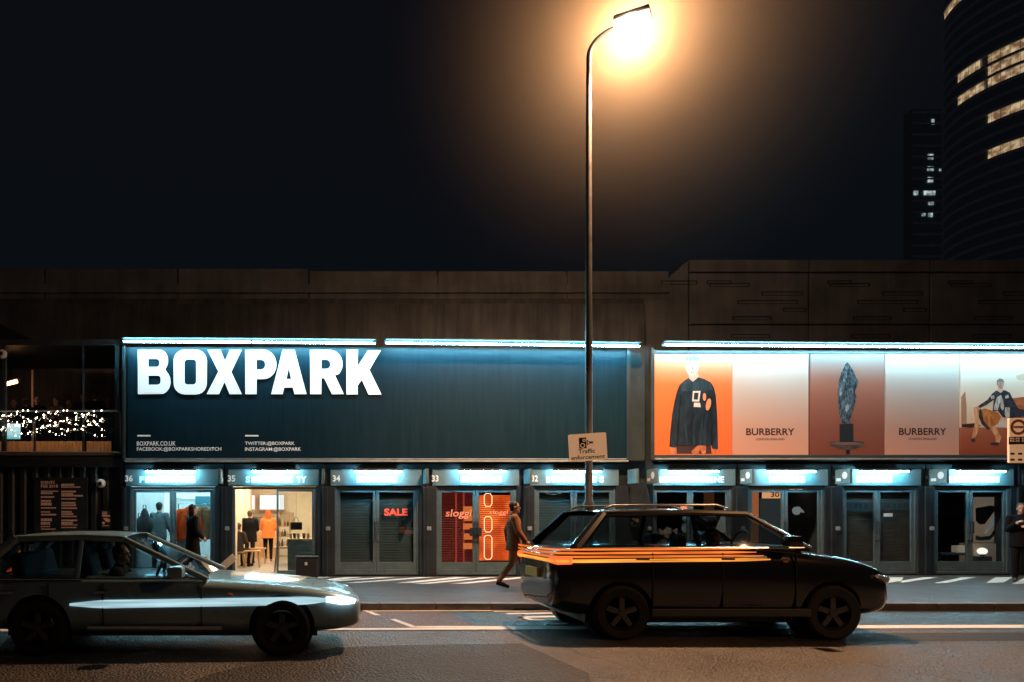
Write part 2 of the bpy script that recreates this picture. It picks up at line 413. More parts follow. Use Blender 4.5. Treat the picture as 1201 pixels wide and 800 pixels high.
def sheet(name, pts, z, m):
    b = MB(); b.poly([(x, y, z) for x, y in pts]); o = b.build(name, m); 
    if o.data.polygons[0].normal.z < 0: o.data.flip_normals()
    return struct(o)
def road_px(pts, z=ROADZ): return [((px - CX) * GY(py, z) / FPX, GY(py, z)) for px, py in pts]
KY = 11.87
b = MB(); b.poly([(-900, -300, ROADZ), (900, -300, ROADZ), (900, 1500, ROADZ), (-900, 1500, ROADZ)]); struct(b.build('road', A_MAIN))
b = MB(); b.poly([(-60, KY + .22, 0), (60, KY + .22, 0), (60, 30, 0), (-60, 30, 0)]); struct(b.build('pavement', A_PAV))
b = MB(); KERB = mat('kerb_granite', (0.13, 0.12, 0.115), 0.6, var=.35, vscale=5, bump=.3, bscale=40)
x = -40.0
while x < 40:
    b.box(x, x + .905, KY, KY + .22, ROADZ - .1, .002, .012); x += .915
struct(b.build('kerb', KERB))
sheet('lane_surface', [(-40, GY(738, ROADZ)), (40, GY(738, ROADZ)), (40, KY), (-40, KY)], ROADZ + .004, A_LANE)
sheet('red_bay_surface', road_px([(360, 737), (562, 736), (520, 717), (395, 717)]), ROADZ + .008, A_RED)
sheet('asphalt_patch', road_px([(392, 760), (470, 757), (612, 755), (690, 790), (700, 830), (150, 830), (250, 790)]), ROADZ + .004, A_DARK)
sheet('asphalt_patch', road_px([(1201, 742), (850, 744), (900, 752), (1300, 752)]), ROADZ + .004, A_DARK)
LINE = mat('road_line_paint', (0.60, 0.56, 0.50), 0.6, var=.45, vscale=9, col2=(0.72, 0.69, 0.63))
def line(pts, z=ROADZ + .012, name='road_marking', m=LINE): return sheet(name, road_px(pts), z, m)
line([(-200, 739.5), (560, 737.2), (560, 739.4), (-200, 742)])
line([(560, 735.4), (1500, 733), (1500, 736.5), (560, 739.4)])
line([(457, 727), (464, 727), (492, 737), (483, 737)]); line([(484, 735.2), (560, 735.2), (560, 737.1), (488, 737.1)])
line([(423, 716), (430, 716), (447, 722.5), (440, 722.5)])
line([(434, 716.8), (930, 715.6), (930, 716.6), (434, 717.8)])
# stretched road lettering, worn
for q in ([(577, 717), (655, 716), (658, 717.3), (580, 718.4)], [(592, 720), (690, 718.6), (695, 720), (596, 721.4)], [(606, 724), (715, 722), (719, 723.4), (612, 725.6)],
          [(606, 724), (612, 723.9), (630, 728.6), (624, 728.8)], [(624, 727.4), (735, 725.2), (739, 726.8), (628, 729)], [(640, 731.8), (748, 729), (752, 730.6), (645, 733.4)],
          [(690, 718.6), (695, 718.5), (722, 724.6), (716, 724.8)], [(672, 727), (679, 727), (700, 731), (693, 731.4)]):
    line(q)
# dazzle stripes on the shop forecourt
for zone in ((-4.4, 8.0), (8.1, 19.5)):
    b = MB(); x = zone[0]; rnd = random.Random(3)
    while x < zone[1]:
        w = rnd.uniform(.26, .40); y1 = 16.72; y0 = 15.25 + rnd.uniform(-.15, .25); s = rnd.choice((-1.5, -1.2, -1.9))
        b.poly([(x, y1, .005), (x + w, y1, .005), (x + w * 1.2 + s, y0, .005), (x + s, y0 - .1, .005)]); x += w + rnd.uniform(.3, .62)
    struct(b.build('pavement_marking', LINE))
# ---------------------------------------------------------------- sky
w = bpy.data.worlds.new('World'); SC.world = w; w.use_nodes = True; nt = w.node_tree; bg = nt.nodes['Background']
sky = nt.nodes.new('ShaderNodeTexSky'); sky.sky_type = 'NISHITA'; sky.sun_disc = False; sky.sun_elevation = R(-6); sky.sun_rotation = R(180)
tc = nt.nodes.new('ShaderNodeTexCoord'); sx = nt.nodes.new('ShaderNodeSeparateXYZ'); nt.links.new(tc.outputs['Generated'], sx.inputs[0])
rp = nt.nodes.new('ShaderNodeValToRGB'); e = rp.color_ramp.elements
e[0].position = 0.0; e[0].color = (.0027, .0046, .0070, 1); e[1].position = .7; e[1].color = (.0034, .0036, .0054, 1)
nt.links.new(sx.outputs['Z'], rp.inputs[0])
ad = nt.nodes.new('ShaderNodeMix'); ad.data_type = 'RGBA'; ad.blend_type = 'ADD'; ad.inputs[0].default_value = .01
nt.links.new(rp.outputs[0], ad.inputs[6]); nt.links.new(sky.outputs[0], ad.inputs[7])
nt.links.new(ad.outputs[2], bg.inputs[0]); bg.inputs[1].default_value = 1.0

# ---------------------------------------------------------------- concrete behind
def concmat(name, base, streak=.5, band=False):
    m = bpy.data.materials.new(name); m.use_nodes = True; nt = m.node_tree; b = nt.nodes['Principled BSDF']; b.inputs['Roughness'].default_value = .9
    tc = nt.nodes.new('ShaderNodeTexCoord'); mp = nt.nodes.new('ShaderNodeMapping'); mp.inputs['Scale'].default_value = (2.2, 1, .16)
    nt.links.new(tc.outputs['Object'], mp.inputs[0])
    n1 = nt.nodes.new('ShaderNodeTexNoise'); n1.inputs['Scale'].default_value = 1.3; n1.inputs['Detail'].default_value = 9; n1.inputs['Roughness'].default_value = .7
    nt.links.new(mp.outputs[0], n1.inputs[0])
    n2 = nt.nodes.new('ShaderNodeTexNoise'); n2.inputs['Scale'].default_value = 1.1; n2.inputs['Detail'].default_value = 10; nt.links.new(tc.outputs['Object'], n2.inputs[0])
    r1 = nt.nodes.new('ShaderNodeValToRGB'); e = r1.color_ramp.elements; e[0].position = .36; e[1].position = .66
    e[0].color = (*[c * (1 - streak) for c in base], 1); e[1].color = (*[c * 1.15 for c in base], 1); nt.links.new(n1.outputs[0], r1.inputs[0])
    r2 = nt.nodes.new('ShaderNodeValToRGB'); e = r2.color_ramp.elements; e[0].position = .3; e[1].position = .7; e[0].color = (.6, .6, .62, 1); e[1].color = (1.1, 1.08, 1.05, 1); nt.links.new(n2.outputs[0], r2.inputs[0])
    mx = nt.nodes.new('ShaderNodeMix'); mx.data_type = 'RGBA'; mx.blend_type = 'MULTIPLY'; mx.inputs[0].default_value = 1
    nt.links.new(r1.outputs[0], mx.inputs[6]); nt.links.new(r2.outputs[0], mx.inputs[7]); nt.links.new(mx.outputs[2], b.inputs['Base Color'])
    MATS[name] = m; return m
CON1 = concmat('concrete_parapet', (.21, .235, .27), .25); CON2 = concmat('concrete_stained', (.135, .152, .178), .5); CON3 = concmat('concrete_panel', (.25, .285, .33), .18)
GROOVE = mat('joint_dark', (.03, .028, .027), .9)
YV = 21.0
# viaduct parapet on the left
v = thing('viaduct_wall', 'long stained concrete viaduct parapet above the black containers at left', 'wall', (X(300, YV), YV, 0))
b = MB(); xs = [-30, X(52, YV), X(208, YV), X(362, YV), X(513, YV), X(665, YV), X(785, YV)]
for a, c in zip(xs, xs[1:]): b.box(a + .02, c - .02, YV, YV + .6, Z(352, YV), Z(315 + 1 * (c > 0) * 3, YV), .02)
b.box(-30, X(785, YV), YV + .05, YV + .5, Z(352, YV) + .01, Z(322, YV)); b.build('parapet', CON1, v)
b = MB(); b.box(-30, X(785, YV), YV - .06, YV, Z(344, YV), Z(334, YV), .015); b.build('band', CON1, v)
b = MB(); b.box(-30, X(750, YV), YV - .3, YV + .6, 3.0, Z(353, YV) - .02); 
b.build('deck_face', CON2, v)
b = MB(); b.box(-30, X(757, 20.2), 20.2, 20.65, 3.0, Z(356, 20.2), .03); b.build('deck_face', CON2, v)
# taller panelled wall on the right
v = thing('concrete_wall', 'tall pale concrete panel wall with horizontal grooves behind the billboards', 'wall', (X(1000, YV), YV, 0))
xs = [X(808, YV), X(949, YV), X(1091, YV), X(1233, YV), X(1375, YV), 45]
b = MB()
for i, (a, c) in enumerate(zip(xs, xs[1:])):
    b.box(a + .025, c - .025, YV - .02, YV + .4, Z(319, YV), Z(305, YV), .015); b.box(a + .025, c - .025, YV, YV + .4, Z(380, YV), Z(320.5, YV), .015); b.box(a + .025, c - .025, YV, YV + .4, 3.5, Z(381.5, YV), .015)
b.prism([(X(775, YV), Z(327, YV)), (X(785, YV), Z(326, YV)), (X(807, YV), Z(306, YV)), (X(807, YV), 3.5), (X(750, YV), 3.5), (X(750, YV), Z(327, YV))], YV + .01, YV + .4)
b.build('panel', CON3, v)
b = MB(); b.box(X(808, YV), 45, YV + .06, YV + .3, 3.5, Z(307, YV)); b.build('joint', GROOVE, v)
b = MB(); rr = random.Random(5)
for i, a in enumerate([X(754, YV)] + xs[:-1]):
    for (fx, py, ln) in ((.17, 332, .33), (.60, 342, .34), (.40, 352, .5), (.78, 361, .34), (.36, 371, .32), (.35, 392, .32), (1.15 - 1, 329, .2)):
        x0 = a + fx * 3.5; 
        if i == 0 and (fx + ln) * 3.5 + a > X(806, YV): continue
        if i == 0: ln = .3
        x1 = min(x0 + ln * 3.5, a + 3.4)
        b.box(x0, x1, YV - .012, YV + .004, Z(py + 1.0, YV), Z(py, YV))
        b.box(x0, x0 + .03, YV - .012, YV + .004, Z(py + 4, YV), Z(py + 1.0, YV)); b.box(x1 - .03, x1, YV - .012, YV + .004, Z(py + 4, YV), Z(py + 1.0, YV))
        b.box(x0, x1, YV - .012, YV + .004, Z(py + 4.6, YV), Z(py + 4, YV))
b.build('groove', mat('groove', (.06, .06, .065), .9), v)

# ---------------------------------------------------------------- towers
def tower(label, cx, cy, rad, z0, z1, fl, mats, lit, a0, a1, seed, nm='tower_block', nseg=40):
    t = thing(nm, label, 'tower', (cx, cy, 0))
    angs = [a0 + (a1 - a0) * i / nseg for i in range(nseg + 1)]
    def pt(a, r, z): return (cx + r * math.cos(a), cy + r * math.sin(a), z)
    b = MB(); b.lathe([(rad - .6, 0), (rad - .6, z1)], (cx, cy, 0), n=96); b.build('wall', mats[0], t)
    b = MB(); n = int((z1 - z0) / fl)
    for i in range(n + 1):
        z = z0 + i * fl
        for j in range(nseg):
            a, c = angs[j], angs[j + 1]
            b.poly([pt(a, rad, z), pt(c, rad, z), pt(c, rad, z + .75), pt(a, rad, z + .75)]); b.poly([pt(a, rad, z), pt(c, rad, z), pt(c, rad - .6, z), pt(a, rad - .6, z)])
    b.build('floor_band', mats[1], t, norm=False)
    b = MB()
    for j in range(0, nseg + 1, 2):
        a = angs[j]; d = .0016
        b.poly([pt(a - d, rad - .05, z0), pt(a + d, rad - .05, z0), pt(a + d, rad - .05, z1), pt(a - d, rad - .05, z1)])
    b.build('mullion', mats[0], t, norm=False)
    for (j0, j1, i, m) in lit:
        b = MB(); z = z0 + i * fl + .8
        for j in range(j0, j1):
            a, c = angs[j], angs[j + 1]
            b.poly([pt(a, rad - .3, z), pt(c, rad - .3, z), pt(c, rad - .3, z + fl - .9), pt(a, rad - .3, z + fl - .9)])
        b.build('window', m, t, norm=False)
    return t
TW = mat('tower_cladding', (.38, .40, .42), .5, var=.2, vscale=.3, emit=(.3, .4, .6), estr=.003); TB = mat('tower_band', (.62, .62, .64), .45, var=.3, vscale=.6, emit=(.5, .5, .6), estr=.005)  # faint emission imitates aerial haze over the towers
def winmat(name, c, s):
    m = bpy.data.materials.new(name); m.use_nodes = True; nt = m.node_tree; nt.nodes.remove(nt.nodes['Principled BSDF'])
    tc = nt.nodes.new('ShaderNodeTexCoord'); v = nt.nodes.new('ShaderNodeTexNoise'); v.inputs['Scale'].default_value = .55; v.inputs['Detail'].default_value = 4; nt.links.new(tc.outputs['Object'], v.inputs[0])
    r = nt.nodes.new('ShaderNodeValToRGB'); e = r.color_ramp.elements; e[0].position = .4; e[1].position = .66; e[0].color = (*[x * .35 for x in c], 1); e[1].color = (*[min(1, x * 1.6 + .1) for x in c], 1)
    nt.links.new(v.outputs[0], r.inputs[0]); em = nt.nodes.new('ShaderNodeEmission'); em.inputs[1].default_value = s; nt.links.new(r.outputs[0], em.inputs[0]); nt.links.new(em.outputs[0], nt.nodes['Material Output'].inputs[0])
    MATS[name] = m; return m
WARMW = winmat('lit_warm_window', (.75, .40, .20), .62); COOLW = winmat('lit_cool_window', (.32, .42, .40), .9)
TCX, TCY, TR, FL = 214.7, 209.5, 24.0, 3.35
def tower_hit(px):
    dx, dy = (px - CX) / FPX, 1.0
    a = dx * dx + dy * dy; bq = -2 * (dx * TCX + dy * TCY); c = TCX ** 2 + TCY ** 2 - TR ** 2
    dsc = bq * bq - 4 * a * c
    if dsc < 0: return None
    t = (-bq - math.sqrt(dsc)) / (2 * a); return math.atan2(t * dy - TCY, t * dx - TCX) % (2 * math.pi), t * dy
A0, A1, NS = R(130), R(300), 68
lit = []
for px0, px1, py, hgt in ((1106, 1156, 29, 1), (1122, 1150, 98, 1), (1122, 1152, 127, 1), (1156, 1215, 82, 1), (1156, 1215, 96, 1), (1156, 1215, 110, 1), (1156, 1215, 152, 1), (1156, 1215, 181, 1)):
    h0, h1 = tower_hit(px0), tower_hit(px1)
    if not h0 or not h1: continue
    zz = EYE + (HY - py) * h0[1] / FPX; i = int(round((zz - .8) / FL))
    j0 = round((h0[0] - A0) / (A1 - A0) * NS); j1 = round((h1[0] - A0) / (A1 - A0) * NS)
    lit.append((min(j0, j1), max(j0, j1), i, WARMW))
tower('dark round high-rise with curved rows of warm lit windows at upper right', TCX, TCY, TR, 0, 230, FL, (TW, TB), lit, A0, A1, 3, nseg=NS)
YB = 270.0
t = thing('tower_block', 'distant dark slab tower with a few small cool lit windows behind the concrete wall', 'tower', (X(1086, YB), YB, 0))
b = MB(); b.box(X(1070, YB), X(1112, YB), YB, YB + 4, 0, Z(128, YB)); b.build('wall', TW, t)
b = MB()
for py in range(131, 310, 13): b.box(X(1070, YB) - .1, X(1112, YB) + .1, YB - .25, YB - .05, Z(py + 2, YB), Z(py, YB))
b.build('floor_band', TB, t)
for (a, c, w_, h_) in ((1094, 143, 3, 6), (1091, 184, 6, 6), (1091, 198, 7, 5), (1091, 211, 6, 6), (1074, 226, 5, 6), (1090, 226, 13, 6), (1092, 238, 6, 5), (1091, 252, 5, 5), (1103, 199, 3, 3), (1083, 252, 4, 3)):
    b = MB(); b.box(X(a - w_ / 2, YB), X(a + w_ / 2, YB), YB - .2, YB - .04, Z(c + h_ / 2, YB), Z(c - h_ / 2, YB)); b.build('window', COOLW, t)
# ---------------------------------------------------------------- upper containers and signs
YA, YR = 17.0, 17.3
YF = 16.97
def frame_rect(b, x0, x1, z0, z1, y0, y1, t): 
    b.box(x0, x0 + t, y0, y1, z0, z1, .008); b.box(x1 - t, x1, y0, y1, z0, z1, .008)
    b.box(x0 + t, x1 - t, y0, y1, z0, z0 + t, .008); b.box(x0 + t, x1 - t, y0, y1, z1 - t, z1, .008)
up = thing('shipping_container', 'long dark teal upper container with giant white BOXPARK lettering', 'container', (X(440, YF), YF, Z(540, YF)))
b = MB()
x0, x1 = X(145, YF), X(757, YF); zt, zb = Z(406, YF), Z(542, YF)
b.box(x0, x1, YF + .06, YF + 4.0, zb, zt, .02); b.build('body', BLACK, up)
b = MB(); b.box(X(150, YF), X(735, YF), YF, YF + .05, Z(537, YF), Z(407, YF)); fp = b.build('fascia_panel', FASC, up)
PST = mat('post_paint', (.035, .052, .062), .4, var=.2)
for px in (145.5, 736.5): b = MB(); b.box(X(px, YF) - .035, X(px, YF) + .035, YF - .05, YF + .06, Z(540, YF), Z(406, YF), .012); b.build('corner_post', PST, up)
b = MB(); b.box(X(737.6, YF) + .03, X(757, YF), YF + .03, YF + .058, Z(540, YF), Z(407, YF)); b.build('side_panel', PST, up)
b = MB(); b.box(X(147, YF), X(735, YF), YF - .12, YF + .02, Z(542.2, YF), Z(540.4, YF), .01); b.box(X(147, YF), X(735, YF), YF - .03, YF + .03, Z(538.9, YF), Z(537.9, YF), .006)
b.build('sill_rail', RAILM, up)
# BOXPARK letters, drawn outline by outline (pixel heights 410-462)
def rr(x0, y0, x1, y1, r, corners='1234', n=5):
    """rounded rectangle in pixels; corners tl=1 tr=2 br=3 bl=4"""
    pts = []
    for k, (cx, cy, a) in enumerate(((x0, y0, 180), (x1, y0, 270), (x1, y1, 0), (x0, y1, 90))):
        if str(k + 1) in corners:
            ox = cx + r * (1 if cx == x0 else -1); oy = cy + r * (1 if cy == y0 else -1)
            for i in range(n + 1): q = R(a + 90 * i / n); pts.append((ox + r * math.cos(q), oy + r * math.sin(q)))
        else: pts.append((cx, cy))
    return pts
T, B = 410.5, 462.3
LET = {
 'B': [[(161.8, T)] + [(188 + 9 * math.sin(R(a)), T + 12.5 - 12.5 * math.cos(R(a))) for a in range(0, 141, 14)] + [(199.0 - 11 + 12.0 * math.sin(R(a)), 447.6 - 14.7 * math.cos(R(a))) for a in range(38, 181, 13)] + [(161.8, B)],
       rr(174, 421, 187, 430.5, 3.5, '23'), rr(174, 440.5, 188.5, 451.5, 4, '23')],
 'O': [rr(203.7, T - .3, 242.6, B + .4, 13), rr(216.3, 421.5, 230.2, 451.2, 4)],
 'X': [[(243.6, T), (258.4, T), (264.0, 423.5), (269.6, T), (283.2, T), (271.2, 436), (283.6, B), (269.2, B), (263.4, 448), (256.8, B), (242.4, B), (256.2, 436)]],
 'P': [[(287.7, T), (310, T)] + [(309 + 15.2 * math.sin(R(a)), 427.6 - 17.1 * math.cos(R(a))) for a in range(8, 181, 14)] + [(301, 444.7), (301, B), (287.7, B)], rr(301, 422, 311, 433.5, 5, '23')],
 'A': [[(331.6, T), (345.4, T), (359.6, B), (345.4, B), (343.4, 454.6), (333.4, 454.6), (331.6, B), (318.0, B)], [(336.0, 444.6), (341.4, 444.6), (338.7, 431)]],
 'R': [[(363.7, T), (387, T)] + [(386 + 15.8 * math.sin(R(a)), 427.2 - 16.7 * math.cos(R(a))) for a in range(8, 140, 14)] + [(392.8, 440.2), (403.2, B), (389.2, B), (380.2, 443.6), (377, 443.6), (377, B), (363.7, B)], rr(377, 421.8, 387.5, 432.8, 5, '23')],
 'K': [[(406.3, T), (419.5, T), (419.5, 430), (431.4, T + .5), (446.6, T + .5), (433.2, 434), (447.4, B + .6), (432.2, B + .6), (424.4, 445.6), (419.5, 452.2), (419.5, B + .4), (406.3, B + .4)]]}
SIGNW = mat('sign_letter_white', (.82, .83, .82), .5, emit=(.93, .98, 1.0), estr=.50)  # emission stands in for tube light on the letters
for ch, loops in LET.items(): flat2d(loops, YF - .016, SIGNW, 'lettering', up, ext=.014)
SMALLW = mat('small_letter_white', (.85, .86, .86), .6, emit=(.8, .9, .95), estr=.22)  # small letters brightened by emission, not lit from inside
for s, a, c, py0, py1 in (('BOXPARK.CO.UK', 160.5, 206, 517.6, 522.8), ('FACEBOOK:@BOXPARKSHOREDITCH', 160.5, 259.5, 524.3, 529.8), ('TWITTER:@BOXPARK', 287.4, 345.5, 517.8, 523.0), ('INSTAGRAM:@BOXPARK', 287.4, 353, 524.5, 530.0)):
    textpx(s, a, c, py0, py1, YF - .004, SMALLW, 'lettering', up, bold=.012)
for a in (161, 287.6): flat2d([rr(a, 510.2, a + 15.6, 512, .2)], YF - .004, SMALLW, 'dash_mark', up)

# strip lights over the upper signs
def strip_light(px0, px1, py0, py1, Y, label, mt=TUBE, group='strip lights above the upper signs'):
    yy = Y - .36
    p0, p1 = P(px0, py0, yy), P(px1, py1, yy)
    t = thing('strip_light', label, 'light', (p0 + p1) / 2, group)
    d = (p1 - p0).normalized(); upv = Vector((0, 0, 1)) - d * d.z
    b = MB(); b.obox((p0 + p1) / 2 + Vector((0, .045, .085)), d, Vector((0, 1, 0)), upv, (p1 - p0).length / 2 + .03, .115, .012, .006)
    b.obox((p0 + p1) / 2 + Vector((0, .095, .036)), d, Vector((0, 1, 0)), upv, (p1 - p0).length / 2 + .03, .010, .048)
    b.build('casing', BLACK, t)
    b = MB(); b.tube([p0, p1], .016, 10); b.build('tube', mt, t, True)
    n = max(2, int((p1 - p0).length / 1.5))
    for i in range(n):
        b = MB(); q = p0.lerp(p1, (i + .5) / n) + Vector((0, .106, .05)); b.box(q.x - .02, q.x + .02, q.y, Y + .1, q.z - .015, q.z + .015); b.build('bracket', BLACK, t)
strip_light(145, 294, 400.6, 401.3, YA, 'first strip light from the left, above the BO of BOXPARK')
strip_light(296, 440, 401.3, 402.6, YA, 'strip light above the PARK end of the big lettering')
strip_light(453, 601, 402.2, 404.0, YA, 'strip light above the blank teal fascia, left of the lamp post')
strip_light(603, 750, 404.0, 406.2, YA, 'strip light crossed by the lamp post')
strip_light(780, 968, 404.4, 406.0, YR, 'strip light above the orange man billboard', TUBER)
strip_light(970, 1155, 406.0, 407.4, YR, 'strip light above the sculpture billboard', TUBER)
strip_light(1157, 1300, 407.4, 408.4, YR, 'strip light at the right edge above the seated figure billboard', TUBER)

# billboards
YB_ = YR - .03
bb = thing('shipping_container', 'upper container at right faced with a row of fashion billboards', 'container', (X(990, YR), YR, Z(540, YR)))
b = MB(); b.box(X(765, YR), X(1330, YR), YR + .06, YR + 4, Z(541, YR), Z(410, YR), .02); b.build('body', BLACK, bb)
b = MB(); b.box(X(762.5, YB_), X(766.5, YB_), YB_ - .06, YB_ + .05, Z(540, YB_), Z(409, YB_), .012); b.box(X(766.5, YB_), X(1330, YB_), YB_ - .03, YB_ + .05, Z(415.5, YB_), Z(411, YB_), .01); b.box(X(766.5, YB_), X(1330, YB_), YB_ - .02, YB_ + .05, Z(536.5, YB_), Z(533.5, YB_), .01)
b.build('frame', mat('billboard_frame', (.05, .075, .085), .4, var=.2), bb)
b = MB(); b.box(X(766, YB_), X(1330, YB_), YB_ - .12, YB_ - .02, Z(539.6, YB_), Z(537.6, YB_), .01); b.build('sill_rail', RAILM, bb)
zb0, zb1 = Z(533.5, YB_), Z(415.5, YB_)
def board(label, px0, px1, stops, em=.42, nm='billboard'):
    x0, x1 = X(px0, YB_), X(px1, YB_)
    t = thing(nm, label, 'billboard', ((x0 + x1) / 2, YB_, zb0), 'fashion billboards on the upper container')
    b = MB(); b.box(x0 + .004, x1 - .004, YB_ - .012, YB_ + .03, zb0, zb1); b.build('print', gradmat('print_' + str(px0), stops, zb0, zb1, em * .8), t); return t
O1 = (.80, .17, .045)
m1 = board('billboard of a man in a dark sweatshirt on bright orange', 767, 858, [(0, (.78, .13, .03)), (.7, O1), (.86, (.85, .30, .16)), (1, (.85, .42, .34))], .55)
m2 = board('beige gradient billboard with black brand lettering beside the orange man', 859, 948, [(0, (.62, .29, .19)), (.3, (.56, .33, .25)), (.62, (.56, .46, .41)), (1, (.62, .60, .57))], .42)
m3 = board('brown billboard with a dark twisted sculpture on a plinth', 950, 1036.5, [(0, (.20, .055, .032)), (.25, (.22, .075, .05)), (.7, (.36, .15, .105)), (1, (.30, .26, .26))], .40)
m4 = board('beige gradient billboard with black brand lettering between sculpture and seated figure', 1038, 1124.5, [(0, (.55, .25, .17)), (.3, (.48, .27, .21)), (.62, (.50, .41, .37)), (1, (.62, .60, .57))], .38)
m5 = board('billboard of a figure in a dark jacket seated on a sofa', 1126, 1300, [(0, (.22, .045, .02)), (.18, (.30, .075, .035)), (.265, (.34, .10, .05)), (.275, (.66, .38, .24)), (.5, (.74, .56, .42)), (.8, (.74, .68, .60)), (1, (.7, .68, .64))], .45)
INK = mat('print_black', (.012, .014, .018), .5)
def ink(name, c, e=.35): return mat('print_' + name, c, .5, emit=c, estr=e)
YP = YB_ - .014
def cropper(ox, oy, s): return lambda pts: [(ox + a / s, oy + c / s) for a, c in pts]
cm = cropper(770, 410, 6.15)
def art(loops, m, lay, parent, name='print_shape'): return flat2d(loops, YP - .002 * lay, m, name, parent)
def ell(cx, cy, rx, ry, n=20, rot=0): 
    return [(cx + rx * math.cos(a) * math.cos(rot) - ry * math.sin(a) * math.sin(rot), cy + rx * math.cos(a) * math.sin(rot) + ry * math.sin(a) * math.cos(rot)) for a in [2 * math.pi * i / n for i in range(n)]]
def inkn(name, c1, c2, scale, st=(1, 1, 1), dist=0.0, e=.3, lo=.35, hi=.68):
    m = bpy.data.materials.new('print_' + name); m.use_nodes = True; nt = m.node_tree; b = nt.nodes['Principled BSDF']; b.inputs['Roughness'].default_value = .5
    tc = nt.nodes.new('ShaderNodeTexCoord'); mp = nt.nodes.new('ShaderNodeMapping'); mp.inputs['Scale'].default_value = st; nt.links.new(tc.outputs['Object'], mp.inputs[0])
    n = nt.nodes.new('ShaderNodeTexNoise'); n.inputs['Scale'].default_value = scale; n.inputs['Detail'].default_value = 5; n.inputs['Distortion'].default_value = dist; nt.links.new(mp.outputs[0], n.inputs['Vector'])
    r = nt.nodes.new('ShaderNodeValToRGB'); el = r.color_ramp.elements; el[0].position = lo; el[1].position = hi; el[0].color = (*c1, 1); el[1].color = (*c2, 1); nt.links.new(n.outputs['Fac'], r.inputs[0])
    nt.links.new(r.outputs[0], b.inputs['Base Color']); nt.links.new(r.outputs[0], b.inputs['Emission Color']); b.inputs['Emission Strength'].default_value = e
    MATS['print_' + name] = m; return m
SKP = ink('skin', (.72, .45, .36), .3); SKO = inkn('skin_warm', (.34, .085, .03), (.72, .25, .11), 5)
NAVY = inkn('navy', (.006, .012, .020), (.022, .040, .056), 2.6, (2.2, 1, .6), 1.2); NAVY2 = inkn('navy_light', (.012, .026, .036), (.035, .07, .09), 3.5, (2, 1, .7), 1.0)
art([cm([(120, 690), (390, 680), (398, 752), (118, 752)])], ink('belt_dark', (.05, .03, .03)), 1, m1)
for q in ([(98, 690), (142, 690), (146, 750), (110, 755), (96, 720)], [(395, 690), (440, 700), (440, 748), (415, 745), (400, 720)], [(250, 735), (300, 690), (335, 668), (358, 690), (355, 745), (330, 757), (315, 720), (300, 757), (262, 757)]): art([cm(q)], SKO, 2, m1)
art([cm([(238, 215), (230, 180), (304, 175), (304, 215), (288, 240), (250, 240)])], SKP, 2, m1)
art([cm(ell(258, 118, 50, 74, 28))], inkn('face', (.50, .36, .32), (.78, .68, .64), 3.2, (1, 1, .8), .3), 3, m1)
art([cm([(203, 110), (205, 70), (222, 46), (258, 36), (296, 46), (314, 72), (314, 118), (304, 92), (286, 82), (258, 86), (228, 80), (212, 90)])], inkn('hair_pale', (.22, .21, .20), (.60, .60, .58), 12, (2, 1, 1)), 4, m1)
FEAT = ink('feature', (.30, .26, .26), .2)
for q in (ell(238, 116, 8, 3.2), ell(281, 116, 8, 3.2), ell(259, 163, 14, 3), [(257, 120), (252, 144), (266, 144), (262, 120)], [(226, 106), (250, 103), (250, 106), (227, 109)], [(270, 103), (293, 106), (292, 109), (270, 106)]): art([cm(q)], FEAT, 5, m1)
art([cm([(232, 205), (262, 232), (302, 200), (345, 212), (392, 238), (415, 275), (428, 330), (438, 470), (444, 718), (402, 714), (396, 690), (150, 690), (138, 705), (92, 700), (100, 590), (112, 470), (130, 370), (148, 300), (166, 255), (200, 225)])], NAVY, 6, m1)
art([cm([(234, 208), (262, 236), (302, 203), (345, 216), (388, 242), (405, 290), (300, 300), (180, 300), (170, 258), (204, 228)])], NAVY2, 7, m1)
art([cm([(262, 300), (318, 298), (308, 376), (256, 374)]), cm([(272, 312), (304, 312), (297, 362), (268, 360)])], ink('badge', (.66, .62, .60), .3), 8, m1)
art([cm([(270, 382), (314, 384), (320, 416), (268, 414)])], ink('badge', (.66, .62, .60), .3), 8, m1)
art([cm(ell(374, 396, 18, 44, 20, R(12)))], ink('patch_orange', (.78, .25, .12), .4), 8, m1); art([cm(ell(346, 342, 12, 28, 16))], ink('patch_orange', (.78, .25, .12), .4), 8, m1)
for q in ([(172, 330), (177, 330), (160, 560), (152, 690), (146, 690), (154, 560)], [(398, 330), (402, 330), (404, 560), (400, 690), (395, 690), (398, 560)]): art([cm(q)], ink('seam_black', (.004, .006, .010), .1), 8, m1)
for q in ([(200, 520), (206, 520), (232, 690), (214, 690)], [(330, 500), (336, 500), (322, 690), (308, 690)], [(258, 560), (262, 560), (276, 690), (266, 690)]): art([cm(q)], NAVY2, 7, m1)
for m_, a, c in ((m2, 875.2, 931.8), (m4, 1054.5, 1110)):
    d = 0 if m_ is m2 else -.3
    textpx('BURBERRY', a, c, 502.4 + d, 510.6 + d, YP - .002, INK, 'lettering', m_, bold=.016)
    textpx('LONDON ENGLAND', a + 11.5, c - 11.5, 513.8 + d, 516.4 + d, YP - .002, INK, 'lettering', m_, bold=.01)
cs = cropper(940, 390, 4.602)
art([cs([(240, 635), (262, 635), (262, 657), (240, 657)])], INK, 1, m3)
art([cs([(143, 598), (160, 588), (205, 584), (280, 584), (335, 590), (342, 602), (325, 618), (280, 630), (250, 636), (215, 630), (165, 616)])], inkn('plinth', (.03, .02, .02), (.13, .09, .085), 4, (1, 1, 6)), 2, m3)
art([cs([(150, 600), (210, 592), (290, 592), (338, 600), (280, 606), (200, 606)])], ink('plinth_top', (.16, .11, .10), .3), 3, m3)
art([cs([(205, 494), (280, 492), (281, 592), (206, 592)])], ink('plinth_block', (.018, .022, .027), .3), 3, m3)
